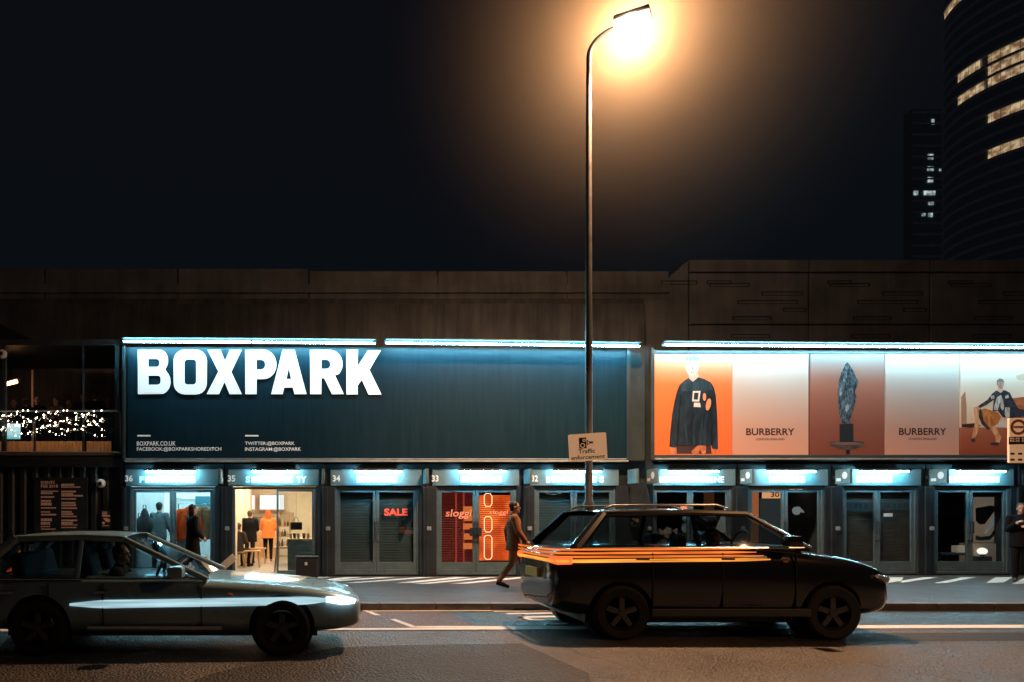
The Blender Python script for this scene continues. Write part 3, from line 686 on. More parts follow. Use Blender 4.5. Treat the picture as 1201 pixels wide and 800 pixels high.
art([cs([(212, 480), (202, 420), (194, 340), (200, 270), (212, 225), (236, 172), (248, 160), (262, 178), (286, 215), (292, 240), (310, 258), (296, 300), (288, 318), (297, 350), (286, 400), (270, 445), (262, 490), (222, 492)])], inkn('sculpture', (.008, .016, .024), (.20, .30, .36), 5.0, (1.6, 1, .55), 2.6, .3, .42, .78), 4, m3)
SH = inkn('sculpture_sheen', (.07, .12, .16), (.55, .66, .72), 7, (1.4, 1, .6), 2.0); SH2 = inkn('sculpture_mid', (.015, .03, .04), (.16, .23, .28), 6, (1.5, 1, .6), 2.2)
for q, m_ in (([(214, 300), (226, 240), (240, 200), (246, 215), (236, 260), (228, 320), (220, 340)], SH2), ([(228, 236), (240, 218), (244, 240), (232, 270), (226, 262)], SH), ([(205, 320), (216, 286), (224, 300), (216, 336), (208, 346)], SH), ([(214, 380), (230, 350), (236, 385), (226, 420), (216, 410)], SH2), ([(236, 400), (252, 380), (256, 412), (240, 440)], SH), ([(262, 250), (285, 235), (296, 256), (280, 290), (262, 280)], SH2), ([(256, 320), (282, 330), (280, 370), (258, 420), (250, 380)], SH2), ([(222, 440), (240, 450), (238, 480), (226, 480)], SH2)): art([cs(q)], m_, 5, m3)
cf = cropper(1100, 410, 5.93)
SOF = inkn('sofa', (.34, .085, .03), (.55, .17, .06), 3, (1, 1, 2), .6); PALE = inkn('cloth_pale', (.36, .29, .26), (.70, .62, .56), 8, (2, 1, .7), 1); JK = inkn('jacket', (.010, .010, .016), (.06, .055, .07), 7, (1, 1, 1), 1.2)
art([cf([(162, 330), (190, 290), (200, 400), (200, 520), (162, 520)])], ink('plant_shadow', (.42, .22, .12), .3), 1, m5)
art([cf([(505, 340), (600, 330), (760, 330), (760, 480), (540, 480), (510, 420)])], SOF, 1, m5)
art([cf([(395, 505), (760, 480), (760, 545), (560, 560), (400, 530)])], ink('seat_pale', (.62, .5, .42), .3), 2, m5)
art([cf([(165, 520), (260, 512), (300, 530), (230, 545), (165, 540)])], ink('rug_shadow', (.05, .02, .015), .3), 2, m5)
LEG = inkn('leg', (.48, .18, .07), (.74, .38, .18), 6, (1.5, 1, .6), .4); DRS = inkn('skirt', (.30, .08, .02), (.66, .22, .06), 5, (1.6, 1, .7), 1.4)
art([cf([(250, 400), (285, 395), (290, 480), (282, 560), (258, 620), (238, 620), (245, 560), (262, 500), (252, 440)])], LEG, 3, m5)
art([cf([(350, 530), (395, 515), (420, 570), (440, 610), (428, 650), (404, 650), (398, 600)])], LEG, 3, m5)
art([cf([(228, 625), (256, 612), (262, 640), (238, 646)])], JK, 4, m5); art([cf([(362, 650), (402, 645), (432, 648), (420, 668), (370, 664)])], JK, 4, m5)
art([cf([(275, 425), (330, 410), (420, 440), (440, 470), (415, 520), (360, 540), (320, 520), (290, 480)])], DRS, 4, m5)
art([cf([(288, 415), (300, 412), (320, 500), (365, 548), (350, 560), (305, 520), (285, 470)])], JK, 5, m5)
art([cf([(375, 310), (400, 288), (430, 282), (470, 284), (500, 300), (530, 360), (560, 410), (600, 420), (600, 465), (500, 480), (450, 470), (420, 430), (380, 430), (388, 350), (340, 385), (290, 408), (280, 392), (345, 350)])], JK, 6, m5)
art([cf([(412, 330), (440, 315), (448, 345), (428, 380), (416, 425), (388, 420), (396, 380)])], PALE, 7, m5); art([cf([(438, 345), (452, 345), (462, 410), (448, 425), (436, 400)])], PALE, 7, m5)
art([cf([(470, 400), (500, 405), (500, 470), (478, 478), (464, 450)])], PALE, 7, m5); art([cf([(366, 322), (390, 318), (395, 340), (372, 346)])], PALE, 7, m5); art([cf([(466, 322), (490, 315), (494, 335), (470, 342)])], PALE, 7, m5)
art([cf([(418, 262), (452, 262), (452, 290), (436, 302), (416, 290)])], SKP, 7, m5)
art([cf(ell(437, 242, 22, 32))], inkn('face_seated', (.40, .22, .16), (.66, .44, .34), 9), 8, m5)
art([cf([(410, 245), (410, 215), (430, 200), (455, 208), (462, 235), (455, 225), (420, 225), (416, 250)])], ink('hair_grey', (.22, .20, .22), .3), 9, m5)
art([cf([(545, 180), (600, 165), (640, 175), (640, 210), (580, 215), (548, 205)])], ink('wall_stain', (.62, .50, .38), .35), 1, m5)

# gap between the two blocks, and the lower black fronts
g = thing('container_wall', 'narrow black container end in the gap between the two blocks', 'wall', (X(746, 17.25), 17.25, 0))
b = MB(); b.box(X(724, 17.25), X(766, 17.25), 17.25, 20.8, 0, Z(405, 17.25)); b.build('panel', BLACK, g)
# ---------------------------------------------------------------- shop units
INW = mat('interior_white', (.72, .74, .74), .6, var=.08); INFL = mat('interior_floor', (.30, .28, .26), .45, var=.2, vscale=4)
INWARM = mat('interior_cream', (.78, .70, .58), .6, var=.08); TIMB = mat('pale_timber', (.48, .30, .16), .5, var=.25, vscale=5, vstretch=(1, 1, 8))
SHUT = mat('shutter_grey', (.036, .064, .076), .5, metal=.0, var=.2, vscale=3)
CHROME = mat('chrome', (.6, .62, .64), .2, metal=1.0)
COOLP = emat('cool_panel', (.50, .88, 1.0), 20.0); WARMP = emat('warm_panel', (1.0, .78, .52), 36.0)
LETW = mat('lettering_white', (.85, .87, .88), .5)
NUMW = mat('number_white', (.8, .82, .82), .5, emit=(.7, .9, .95), estr=.25)  # slight emission brightens the digits in place of tube light
def shutter(name, x0, x1, z0, z1, y, m, parent, pitch=.062):
    b = MB(); z = z0; bm = b.bm; prev = None
    n = int((z1 - z0) / pitch)
    for i in range(n * 4 + 1):
        zz = z0 + (z1 - z0) * i / (n * 4); ph = i % 4
        yy = y + (0, -.005, -.007, -.004)[ph]
        cur = (bm.verts.new((x0, yy, zz)), bm.verts.new((x1, yy, zz)))
        if prev: bm.faces.new((prev[0], prev[1], cur[1], cur[0]))
        prev = cur
    return b.build(name, m, parent)
UNITS = [
 # num, u0, u1, frame0, frame1, mid0, mid1, Y, depth, light px0, px1, text px0, px1, head, tail
 (36, 145.5, 262.5, 153, 252.5, 199, 206, YA, 4.6, 172, 232, 163.5, 232, 'F', ''),
 (35, 263.5, 380.5, 273, 371, 322, 326, YA, 8.0, 295, 352, 288, 359.5, 'S', 'TY'),
 (34, 381.5, 498.5, 392.8, 491.6, 436.5, 446, YA, 2.6, 414, 471, 418, 466, '', ''),
 (33, 499.5, 616, 512, 605.5, 554.5, 562.5, YA, 2.6, 535, 592, 540, 588, '', ''),
 (32, 617, 737, 626.6, 722, 669.5, 678, YA, 2.6, 645, 702, 640.5, 708.5, 'B', 'S'),
 (31, 757, 865, 765, 858.6, 806, 815, YR, 4.0, 778, 838, 773.5, 849.5, '', 'NE'),
 (30, 866, 976, 877, 967, 917.7, 925.5, YR, 4.0, 893, 950, 902, 946, '', ''),
 (29, 977, 1086, 988, 1076, 1025.7, 1034.8, YR, 2.6, 1000, 1058, 1004, 1050, '', ''),
 (28, 1087, 1194, 1095.4, 1184.6, 1134.7, 1143, YR, 4.0, 1112, 1170, 1106, 1172, '', ''),
]
ULAB = {36: 'lit clothes shop unit numbered 36 with cool bright interior behind glass doors',
 35: 'warm lit cafe shop unit numbered 35 with one door slid open', 34: 'closed dark shop unit numbered 34 with red SALE lettering on its glass',
 33: 'shop unit numbered 33 with glowing orange slatted display and neon', 32: 'closed shop unit numbered 32 behind the traffic enforcement sign',
 31: 'dim shop unit numbered 31 with flowers and small posters behind its glass', 30: 'shop unit under the sculpture side with orange lit fascia inside its left door',
 29: 'closed dark shop unit with faint lettering under the sculpture billboard', 28: 'shop unit with a large pale poster behind its right door, far right'}
INTM = {36: INW, 35: INWARM}
units = {}
for (num, u0, u1, f0, f1, m0, m1_, Y, D, l0, l1, t0, t1, head, tail) in UNITS:
    xx = lambda px: X(px, Y)
    t = thing('shop_unit', ULAB[num], 'shop', ((xx(u0) + xx(u1)) / 2, Y, 0), 'container shop units in the lower row'); units[num] = t
    zt = Z(544, Y); zh = Z(570.6, Y)
    # steel front: pillars, header
    b = MB(); b.box(xx(u0), xx(f0), Y - .02, Y + .16, 0, zh, .012); b.box(xx(f1), xx(u1), Y - .02, Y + .16, 0, zh, .012)
    b.box(xx(u0), xx(u1), Y + .03, Y + .16, zh + .002, zt, .01)
    for px in (u0 + .7, u1 - .7): b.box(xx(px) - .04, xx(px) + .04, Y - .06, Y - .018, 0, zh - .02, .01)
    b.build('steel_front', BLACK, t)
    b = MB(); xa, xb, ya, yb = xx(u0) + .05, xx(u1) - .05, Y + .165, Y + D
    im = INTM.get(num, DARKIN)
    b.box(xa, xb, yb, yb + .05, 0, 2.55); b.box(xa - .03, xa, ya, yb, 0, 2.55); b.box(xb, xb + .03, ya, yb, 0, 2.55); b.box(xa, xb, ya, yb, 2.5, 2.55)
    b.build('interior_wall', im, t)
    b = MB(); b.box(xa, xb, ya, yb, 0, .02); b.build('interior_floor', INFL, t)
    # sign board, number, lettering
    b = MB(); b.box(xx(f0) - .10, xx(f1) + .06, Y - .035, Y + .028, Z(569.6, Y), Z(550.5, Y), .008); sb = b.build('sign_board', SIGNB, t)
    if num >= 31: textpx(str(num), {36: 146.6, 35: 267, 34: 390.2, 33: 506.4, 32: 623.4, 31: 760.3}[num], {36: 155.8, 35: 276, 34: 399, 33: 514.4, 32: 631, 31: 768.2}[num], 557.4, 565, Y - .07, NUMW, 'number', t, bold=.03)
    x = t0; ya_ = Y - .0375
    def let(s, a, c): textpx(s, a, c, 558.6, 566.4, ya_, LETW, 'lettering', sb, bold=.05)
    e0, e1 = t0, t1
    if head: let(head, t0, t0 + 5.4); e0 = t0 + 6.6
    if tail: let(tail, t1 - 5.9 * len(tail), t1); e1 = t1 - 5.9 * len(tail) - 1
    loops = []; p = e0; rnd = random.Random(num)
    while p < e1 - 3:
        wd = rnd.choice((4.6, 5.2, 5.4, 5.8)); 
        loops.append(rr(p, 558.6, min(p + wd, e1), 566.4, 1.2)); p += wd + .9
    flat2d(loops, ya_, LETW, 'lettering', sb)
    # sign light
    b = MB(); b.box(xx(l0), xx(l1), Y - .30, Y - .19, Z(552.2, Y - .2), Z(549.6, Y - .2), .01)
    b.box(xx(l0) + .1, xx(l1) - .1, Y - .2, Y + .03, Z(550.4, Y), Z(549.7, Y))
    sl = b.build('sign_light', BLACK, t)
    b = MB(); zz = Z(552.4, Y - .24); b.tube([(xx(l0) + .03, Y - .215, zz - .012), (xx(l1) - .03, Y - .215, zz - .012)], .018, 10); b.build('tube', TUBE2, sl, True)
    # door frame and leaves
    z0 = .03; zb_ = Z(671.5, Y) + .02 if num >= 32 else .06
    b = MB(); frame_rect(b, xx(f0), xx(f1), z0, zh - .01, Y + .02, Y + .10, .055); b.build('door_frame', FRAME, t)
    xm = (xx(m0) + xx(m1_)) / 2
    leaves = [(xx(f0) + .057, xm - .004), (xm + .004, xx(f1) - .057)]
    for k, (a, c) in enumerate(leaves):
        if num == 35 and k == 0: continue
        b = MB(); frame_rect(b, a, c, z0 + .057, zh - .07, Y + .035, Y + .085, .07 if num != 35 else .05)
        b.box(a + .07, c - .07, Y + .04, Y + .08, z0 + .127, z0 + .30, .005) if num not in (36, 35) else None
        dl = b.build('door', FRAME, t)
        b = MB(); b.box(a + .07, c - .07, Y + .056, Y + .064, z0 + (.30 if num not in (36, 35) else .125), zh - .14); b.build('glass', GLASS, dl)
        hx = c - .035 if k == 0 else a + .035
        b = MB(); b.tube([(hx, Y + .03, 1.0), (hx, Y - .03, 1.0), (hx, Y - .03, 1.28), (hx, Y + .03, 1.28)], .012, 8); b.lathe([(.022, 0), (.022, .02)], (hx, Y + .015, .82), 'Y', 12)
        b.build('handle', CHROME, dl)
    b = MB(); b.box(xx(u0 + 3.2) - .05, xx(u0 + 3.2) + .05, Y - .085, Y - .062, Z(622, Y), Z(617.5, Y), .01); b.build('card_reader', mat('reader_grey', (.28, .29, .30), .5), t)
    # projecting blade sign
    bx = xx(u1 - 1.8) if Y == YA else xx(u0 + .6)
    b = MB(); b.box(bx - .03, bx + .03, Y - .56, Y - .09, Z(568, Y), Z(551.5, Y), .01); bs = b.build('blade_sign', SIGNB, t)
    b = MB(); b.box(bx - .015, bx + .015, Y - .09, Y + .03, Z(562, Y), Z(558, Y)); b.build('bracket', BLACK, bs)
    s_ = 1 if Y == YA else -1
    b = MB(); zc = Z(560, Y); b.lathe([(.085, 0), (.085, .004)], (bx + s_ * .032, Y - .40, zc + .03), 'X', 16); b.box(min(bx + s_ * .031, bx + s_ * .035), max(bx + s_ * .031, bx + s_ * .035), Y - .28, Y - .14, zc - .10, zc - .03)
    b.build('emblem', LETW, bs)

def inner_box(num, name, px0, px1, py0, py1, y0, y1, m, parent=None, bev=.006):
    b = MB(); b.box(X(px0, y0), X(px1, y0), y0, y1, Z(py1, y0), Z(py0, y0), bev); return b.build(name, m, parent or units[num])
# closed units: roller shutters behind the glass
def shut_unit(num, m=SHUT, top=.13):
    u = [q for q in UNITS if q[0] == num][0]; Y = u[7]
    b = MB(); b.box(X(u[3], Y) + .06, X(u[4], Y) - .06, Y + .13, Y + .30, Z(571, Y) - .24, Z(571, Y) - .08, .03); b.build('shutter_box', DARKIN, units[num])
    shutter('roller_shutter', X(u[3], Y) + .05, X(u[4], Y) - .05, .03, Z(571, Y) - .20, Y + .125, m, units[num])
for n in (34, 32): shut_unit(n)
shut_unit(29, mat('shutter_brown', (.07, .068, .07), .5, var=.25))
RED = mat('sale_red', (.75, .075, .045), .5, emit=(1, .10, .05), estr=.55)
textpx('SALE', 450.6, 478, 596.5, 604.8, YA + .053, RED, 'lettering', units[34], bold=.04)
for aa in ((995, 1001, 1007, 1013.5, 1019), (1040, 1046.5, 1053, 1059.5)): flat2d([rr(a, 590.5, a + 4.6, 596.5, .8) for a in aa], YR + .053, mat('faint_letter', (.012, .02, .024), .5), 'lettering', units[29])
inner_box(29, 'notice', 1036.5, 1047, 602, 606, YR + .045, YR + .052, mat('notice_white', (.55, .55, .53), .6))
b = MB(); b.tube([(X(650 + 11 * math.cos(a), YA), YA + .05, Z(576 + 3.6 * math.sin(a), YA)) for a in [2 * math.pi * i / 24 for i in range(25)]], .006, 6); b.build('hanging_ring', mat('ring_copper', (.30, .14, .08), .4), units[32])
# 33: glowing slatted display
ORS = winmat('orange_glow', (.78, .14, .03), 1.9)
for n_ in ORS.node_tree.nodes:
    if n_.type == 'VALTORGB': n_.color_ramp.elements[0].color = (.48, .045, .006, 1); n_.color_ramp.elements[1].color = (1, .15, .022, 1)
    if n_.type == 'TEX_NOISE': n_.inputs['Scale'].default_value = 2.2; ORD = emat('orange_glow_dim', (.9, .10, .06), .10)
NEON = emat('neon_tube', (1.0, .50, .26), 2.6); ORB = mat('orange_slat', (.40, .07, .025), .5)
Yd = YA + .30
inner_box(33, 'light_panel', 562.5, 603, 581, 657.5, Yd, Yd + .03, ORS); inner_box(33, 'light_panel', 514, 554, 578, 660, Yd, Yd + .03, ORD)
b = MB()
for i in range(33):
    z = Z(657, Yd) + i * (Z(581, Yd) - Z(657, Yd)) / 33
    b.box(X(563, Yd), X(602.5, Yd), Yd - .035, Yd - .012, z, z + .017)
b.build('slat_blind', ORB, units[33])
b = MB()
for i in range(28):
    z = Z(657, Yd) + i * (Z(578, Yd) - Z(657, Yd)) / 28
    b.box(X(514, Yd), X(553, Yd), Yd - .035, Yd - .012, z, z + .014)
b.build('slat_blind', mat('slat_dim', (.20, .05, .05), .5), units[33])
b = MB()
for (c0, c1) in ((579, 594), (606, 624), (628, 656)):
    pts = [(X(a, Yd - .06), Yd - .06, Z(c, Yd - .06)) for a, c in ((568, c0 + 2), (570, c0), (575, c0), (577, c0 + 3), (577, c1 - 3), (575, c1), (570, c1))]
    pts += [(X(568, Yd - .06), Yd - .06, Z(c1 - 3, Yd - .06)), pts[0]]
    b.tube(pts, .009, 8)
b.build('neon_sign', NEON, units[33], True)
for px, m_ in ((535, 'a'), (544, 'b')):
    inner_box(33, 'display_post', px - .9, px + .9, 576, 660, Yd - .08, Yd - .05, emat('post_glow', (1, .10, .07), .38))
for i, py in enumerate((594, 604, 614, 626, 637)):
    inner_box(33, 'display_box', 543.5 + (i % 2), 554, py, py + 7, Yd - .12, Yd - .09, emat('box_glow', (1, .22, .05), .75))
LO = mat('logo_orange', (.75, .26, .15), .5, emit=(1, .25, .12), estr=.30)
textpx('sloggi', 522.5, 553.5, 597.5, 608.5, YA + .053, LO, 'lettering', units[33], bold=.012, shear=.15)
textpx('sloggi', 574, 596, 598, 605, YA + .053, LO, 'lettering', units[33], bold=.008, shear=.15)
inner_box(33, 'door_lock', 551, 565, 619, 629, YA - .0, YA + .03, BLACK)
# 36: clothes shop
def T(num, name, label, cat, base, group=None): return thing(name, label, cat, base, group)
for k, y in enumerate((17.25, 18.2, 19.5, 20.8)):  # strip nearest the door added to brighten the jackets
    b = MB(); b.box(X(168, 17.5), X(240, 17.5), y, y + .18, 2.44, 2.49); b.build('ceiling_light', COOLP, units[36])
b = MB(); yb = 21.52
for px0, px1, c0, c1 in ((186, 198, 577, 601), (205, 232, 577, 584), (212, 246, 580, 585)): b.box(X(px0, yb), X(px1, yb), yb, yb + .03, Z(c1, yb), Z(c0, yb))
b.build('light_panel', emat('cool_wall_panel', (.6, .92, 1), 1.6), units[36])
inner_box(36, 'wall_poster', 229, 246, 582, 594, 21.4, 21.44, mat('poster_teal', (.03, .16, .20), .5))
inner_box(36, 'wall_shelf', 160, 176, 580, 604, 20.9, 21.1, mat('shelf_teal', (.25, .42, .46), .5))
b = MB()
for px, y in ((173, 18.0), (187, 18.3), (196, 18.6), (210, 18.2), (217, 17.8)):
    q = P(px, 575, y); q.z = 2.36; b.cap(q, .035, q + Vector((.03, -.06, -.07)), .045, 10); b.box(q.x - .012, q.x + .012, q.y - .012, q.y + .012, 2.36, 2.5)
b.build('spotlight', BLACK, units[36])
# dark bag display at the left window
dw = T(36, 'display_table', 'low dark display table inside the left window of the clothes shop', 'table', (X(168, 17.7), 17.7, .02))
b = MB(); b.box(X(160, 17.7), X(182, 17.7), 17.5, 17.95, .95, 1.0, .01)
for a in (161, 181): b.box(X(a, 17.7) - .02, X(a, 17.7) + .02, 17.53, 17.57, .02, .95)
b.build('table_top', DKGREY, dw)
ITEM = mat('dark_goods', (.02, .028, .032), .6, var=.5, vscale=14)
for i, (px, w_, h_) in enumerate(((164, .16, .42), (169.5, .20, .62), (175.5, .15, .40))):
    g_ = T(36, 'rucksack', ('small dark rucksack at the left end of the window display', 'tallest dark rucksack in the window display', 'small dark rucksack beside the man in the shop window')[i], 'bag', (X(px, 17.7), 17.7, 1.0))
    b = MB(); b.ball((X(px, 17.7), 17.72, 1.0 + h_ * .48), w_ * .62, .10, h_ * .5, 14); b.box(X(px, 17.7) - w_ * .45, X(px, 17.7) + w_ * .45, 17.63, 17.8, 1.002, 1.0 + h_ * .6, .05); me = remesh(b, .014, 4); me.transform(Matrix.Translation(-g_.location)); link('bag_body', me, ITEM, g_)
    b = MB(); b.tube([(X(px, 17.7) - .04, 17.7, 1.0 + h_ * .93), (X(px, 17.7) - .03, 17.7, 1.06 + h_), (X(px, 17.7) + .03, 17.7, 1.06 + h_), (X(px, 17.7) + .04, 17.7, 1.0 + h_ * .93)], .012, 8); b.build('strap', ITEM, g_)
# drawer unit
du = T(36, 'drawer_unit', 'grey metal drawer unit with a small red label between the two shop figures', 'cabinet', (X(212, 17.8), 17.8, .02))
b = MB(); b.box(X(205.5, 17.8), X(219, 17.8), 17.75, 18.15, .05, .86, .012); b.build('carcass', mat('cabinet_grey', (.24, .30, .32), .4, var=.15), du)
for k in range(3):
    b = MB(); b.box(X(206.2, 17.8), X(218.3, 17.8), 17.735, 17.748, .09 + k * .26, .32 + k * .26, .004); dr = b.build('drawer', mat('cabinet_face', (.32, .38, .40), .4), du)
    b = MB(); b.box(X(210, 17.8), X(214.5, 17.8), 17.715, 17.734, .22 + k * .26, .235 + k * .26); b.build('handle', CHROME, dr)
b = MB(); b.box(X(208, 17.8), X(211.5, 17.8), 17.731, 17.7345, .71, .75); b.build('label_plate', mat('label_red', (.6, .1, .08), .5), du)
# clothes rail and jackets
cr = T(36, 'clothes_rail', 'chrome clothes rail holding orange and tan jackets inside the shop window', 'clothes rail', (X(228, 17.75), 17.75, .02))
b = MB(); yc = 17.75; xa, xb = X(209.5, yc), X(248, yc)
b.tube([(xa, yc, .05), (xa, yc, 1.72), (xb, yc, 1.72), (xb, yc, .05)], .014, 8)
for q in (xa, xb): b.tube([(q, yc - .25, .04), (q, yc + .25, .04)], .014, 8)
b.build('rail_frame', CHROME, cr)
def jacket(px, y, z, m, label, sc=1.0, rot=R(0)):
    t = thing('jacket', label, 'jacket', (0, 0, 0), 'jackets on the clothes rail')
    b = MB(); b.tube([(0, 0, -.06), (0, 0, -.2), (0, 0, -.75)], [.12, .2, .22], 16)
    for v in b.bm.verts: v.co.y *= .45
    b.cap((-.19, 0, -.12), .06, (.19, 0, -.12), .06)
    for s in (-1, 1): b.cap((.2 * s, 0, -.13), .065, (.27 * s, -.02, -.44), .058); b.cap((.27 * s, -.02, -.44), .058, (.265 * s, -.04, -.74), .045)
    b.ball((0, 0, -.06), .075, .06, .05)
    me = remesh(b, .014, 3); me.polygons.foreach_set('use_smooth', [True] * len(me.polygons)); link('garment', me, m, t)
    h = MB(); h.tube([(-.16, 0, -.1), (0, 0, -.02), (.16, 0, -.1)], .008, 6); h.tube([(0, 0, -.02), (0, 0, .03), (.02, 0, .05), (.0, 0, .065)], .005, 6); h.build('hanger', CHROME, t)
    z_ = MB(); z_.box(-.006, .006, -.105, -.085, -.72, -.1); z_.build('zip', BLACK, t)
    t.location = (X(px, y), y, z); t.rotation_euler = (0, 0, rot); t.scale = (sc, sc, sc); return t
ORJ = cloth('orange_jacket', (.82, .09, .015)); TANJ = cloth('tan_jacket', (.32, .17, .08))
jacket(221, 17.70, 1.66, ORJ, 'bright orange jacket at the front of the rail, collar towards the street', 1.12)
jacket(226.5, 17.82, 1.66, ORJ, 'orange jacket half hidden behind the front orange jacket', 1.08, R(35))
jacket(236, 17.76, 1.66, TANJ, 'tan jacket hanging at the right end of the rail', 1.1, R(20))
jacket(240.5, 17.86, 1.66, TANJ, 'second tan jacket pressed against the right door pane', 1.05, R(50))
# 35: cafe
for k, y in enumerate((18.4, 20.6, 22.8)):
    b = MB(); b.box(X(282, 17.4), X(362, 17.4), y, y + .3, 2.44, 2.49); b.build('ceiling_light', WARMP, units[35])
yb = 24.7
for px0, px1 in ((262, 299.5), (304, 334)):
    f_ = inner_box(35, 'menu_board', px0, px1, 580, 598.5, yb - .1, yb, mat('menu_frame', (.42, .30, .20), .5), None, .012)
    b = MB(); b.box(X(px0 + .8, yb - .1), X(px1 - .8, yb - .1), yb - .115, yb - .101, Z(597.6, yb), Z(580.8, yb)); b.build('light_face', emat('menu_white', (1, .95, .9), 1.1), f_)
inner_box(35, 'counter', 262, 327, 618, 660, 23.6, 24.2, TIMB); inner_box(35, 'wall_panel', 262, 345, 601, 616, 24.9, 24.95, mat('wall_tan', (.42, .34, .26), .6))
inner_box(35, 'coffee_machine', 296, 309, 606, 617.5, 23.7, 24.1, mat('machine_dark', (.09, .10, .10), .4, metal=.5))
sh = T(35, 'shelf_unit', 'timber shelf unit of cups and bottles behind the sliding door of the cafe', 'shelf', (X(333, 20.5), 20.5, .02))
b = MB(); ys = 20.5
for py in (605, 617, 629, 641, 652): b.box(X(326, ys), X(340, ys), ys, ys + .35, Z(py + .8, ys), Z(py, ys))
for a in (326, 340): b.box(X(a, ys) - .02, X(a, ys) + .02, ys - .003, ys + .353, .02, Z(601, ys))
b.build('shelf', TIMB, sh)
GOOD = [mat('goods_a', (.10, .07, .05), .5), mat('goods_b', (.55, .45, .35), .5), mat('goods_c', (.30, .12, .06), .5)]
rnd = random.Random(8); gi = 0
for si, py in enumerate((617, 629, 641)):
    for k in range(4):
        px = 328 + k * 3.1 + rnd.uniform(-.3, .3); hgt = rnd.uniform(.12, .22); z = Z(py, ys)
        b = MB(); c_ = (X(px, ys), ys + .10, z + .001); b.lathe([(.034, 0), (.036, hgt * .6), (.014, hgt * .8), (.014, hgt)], c_, n=10)
        o = b.build('bottle', GOOD[gi % 3], None, True); o.data.transform(Matrix.Translation(-Vector(c_))); o.location = c_
        tag(o, '%s %s on the %s shelf of the cafe shelf unit' % (('far left', 'second', 'third', 'far right')[k], ('dark bottle', 'pale bottle', 'rust coloured bottle')[gi % 3], ('top', 'middle', 'lowest')[si]), 'bottle', 'bottles on the cafe shelves'); gi += 1
ck = T(35, 'service_counter', 'grey stone clad counter block by the right door pane of the cafe', 'counter', (X(351, 17.9), 17.9, .02))
b = MB(); b.box(X(337.5, 17.9), X(366.5, 17.9), 17.7, 18.5, .02, Z(633.5, 17.7), .01); b.build('counter_body', mat('slate_panel', (.11, .105, .095), .6, var=.4, vscale=3, vstretch=(1, 1, 6)), ck)
b = MB(); b.box(X(336.8, 17.9), X(367.2, 17.9), 17.66, 18.55, Z(633.5, 17.7) + .002, Z(631.8, 17.7), .01); b.build('counter_top', TIMB, ck)
zc = Z(631.8, 17.7) + .001
for i, px in enumerate((341, 345.5, 350, 356.5, 361.5)):
    c_ = (X(px, 17.85), 17.85 + .05 * (i % 2), zc); b = MB(); b.lathe([(.03, 0), (.042, .10), (.046, .11), (.046, .125), (.01, .13)], c_, n=12)
    if i in (0, 4): b.tube([Vector(c_) + Vector((0, 0, .12)), Vector(c_) + Vector((.03, 0, .24))], .006, 6)
    o = b.build('cup', (GOOD[1], GOOD[0])[i % 2], None, True); o.data.transform(Matrix.Translation(-Vector(c_))); o.location = c_
    tag(o, ('pale cup with straw at the left end of the counter', 'dark cup second from the left on the counter', 'pale cup in the middle of the counter row', 'dark cup beside the pale cup at the right end', 'pale cup with straw at the right end of the counter')[i], 'cup', 'cups on the cafe counter')
bg_ = T(35, 'hanging_sign', 'dark square board hung from a loop in front of the cafe counter', 'sign', (X(347, 17.6), 17.6, Z(621, 17.6)))
b = MB(); b.box(X(340.6, 17.6), X(354.4, 17.6), 17.6, 17.63, Z(621.5, 17.6), Z(612.5, 17.6), .008); b.build('board', mat('board_dark', (.04, .035, .04), .6), bg_)
b = MB(); b.tube([P(344.5, 612.5, 17.61), P(346, 608, 17.61), P(347.4, 606.6, 17.61), P(349, 608, 17.61), P(350.5, 612.5, 17.61)], .009, 8); q = P(347.4, 606.6, 17.61); b.tube([q, (q.x, q.y, 2.5)], .005, 6); b.build('loop', mat('loop_tan', (.45, .28, .14), .6), bg_)
def stool(px, y, label, m=TIMB, hgt=.46):
    c_ = Vector((X(px, y), y, .02)); t = thing('stool', label, 'stool', c_, 'timber stools in the cafe')
    b = MB(); b.box(c_.x - .22, c_.x + .22, y - .17, y + .17, c_.z + hgt - .04, c_.z + hgt, .015); b.build('seat', m, t)
    for sx_ in (-1, 1):
        for sy_ in (-1, 1):
            b = MB(); b.tube([c_ + Vector((.15 * sx_, .11 * sy_, hgt - .04)), c_ + Vector((.20 * sx_, .15 * sy_, 0))], [.02, .016], 8); b.build('leg', m, t)
    return t
stool(296, 19.6, 'timber stool beside the dark seated customer'); stool(303, 21.0, 'timber stool behind, left of the orange coat')
stool(331.5, 18.2, 'tall timber stool behind the sliding door pane', TIMB, .62)
mt = thing('floor_mat', 'pale sheet lying across the open cafe doorway', 'mat', (X(310, 16.6), 16.6, 0))
b = MB(); n = 14; rnd = random.Random(2); g2 = []
for i in range(n + 1):
    row = []
    for j in range(n + 1):
        u, v = i / n, j / n; x = X(299, 16.8) + u * 1.0 + (1 - v) * -.45; y = 15.5 + v * 1.6
        row.append(b.bm.verts.new((x, y, .012 + .05 * max(0, v - .85) * 3 + .018 * math.sin(u * 9 + v * 4) * (1 - v) + rnd.uniform(0, .006))))
    g2.append(row)
for i in range(n):
    for j in range(n): b.bm.faces.new((g2[i][j], g2[i + 1][j], g2[i + 1][j + 1], g2[i][j + 1]))
b.build('sheet', mat('sheet_pale', (.62, .56, .48), .7, var=.15), mt, True)
ab = thing('leaning_board', 'pale board tilted against the pillar between units 36 and 35', 'board', (X(264, 16.6), 16.6, 0))
b = MB(); b.obox((X(263.5, 16.6), 16.62, .29), (.58, 0, .5), (0, 1, 0), (-.5, 0, .58), .30, .03, .085, .01); b.build('panel', mat('board_pale', (.60, .52, .42), .6, var=.2), ab)
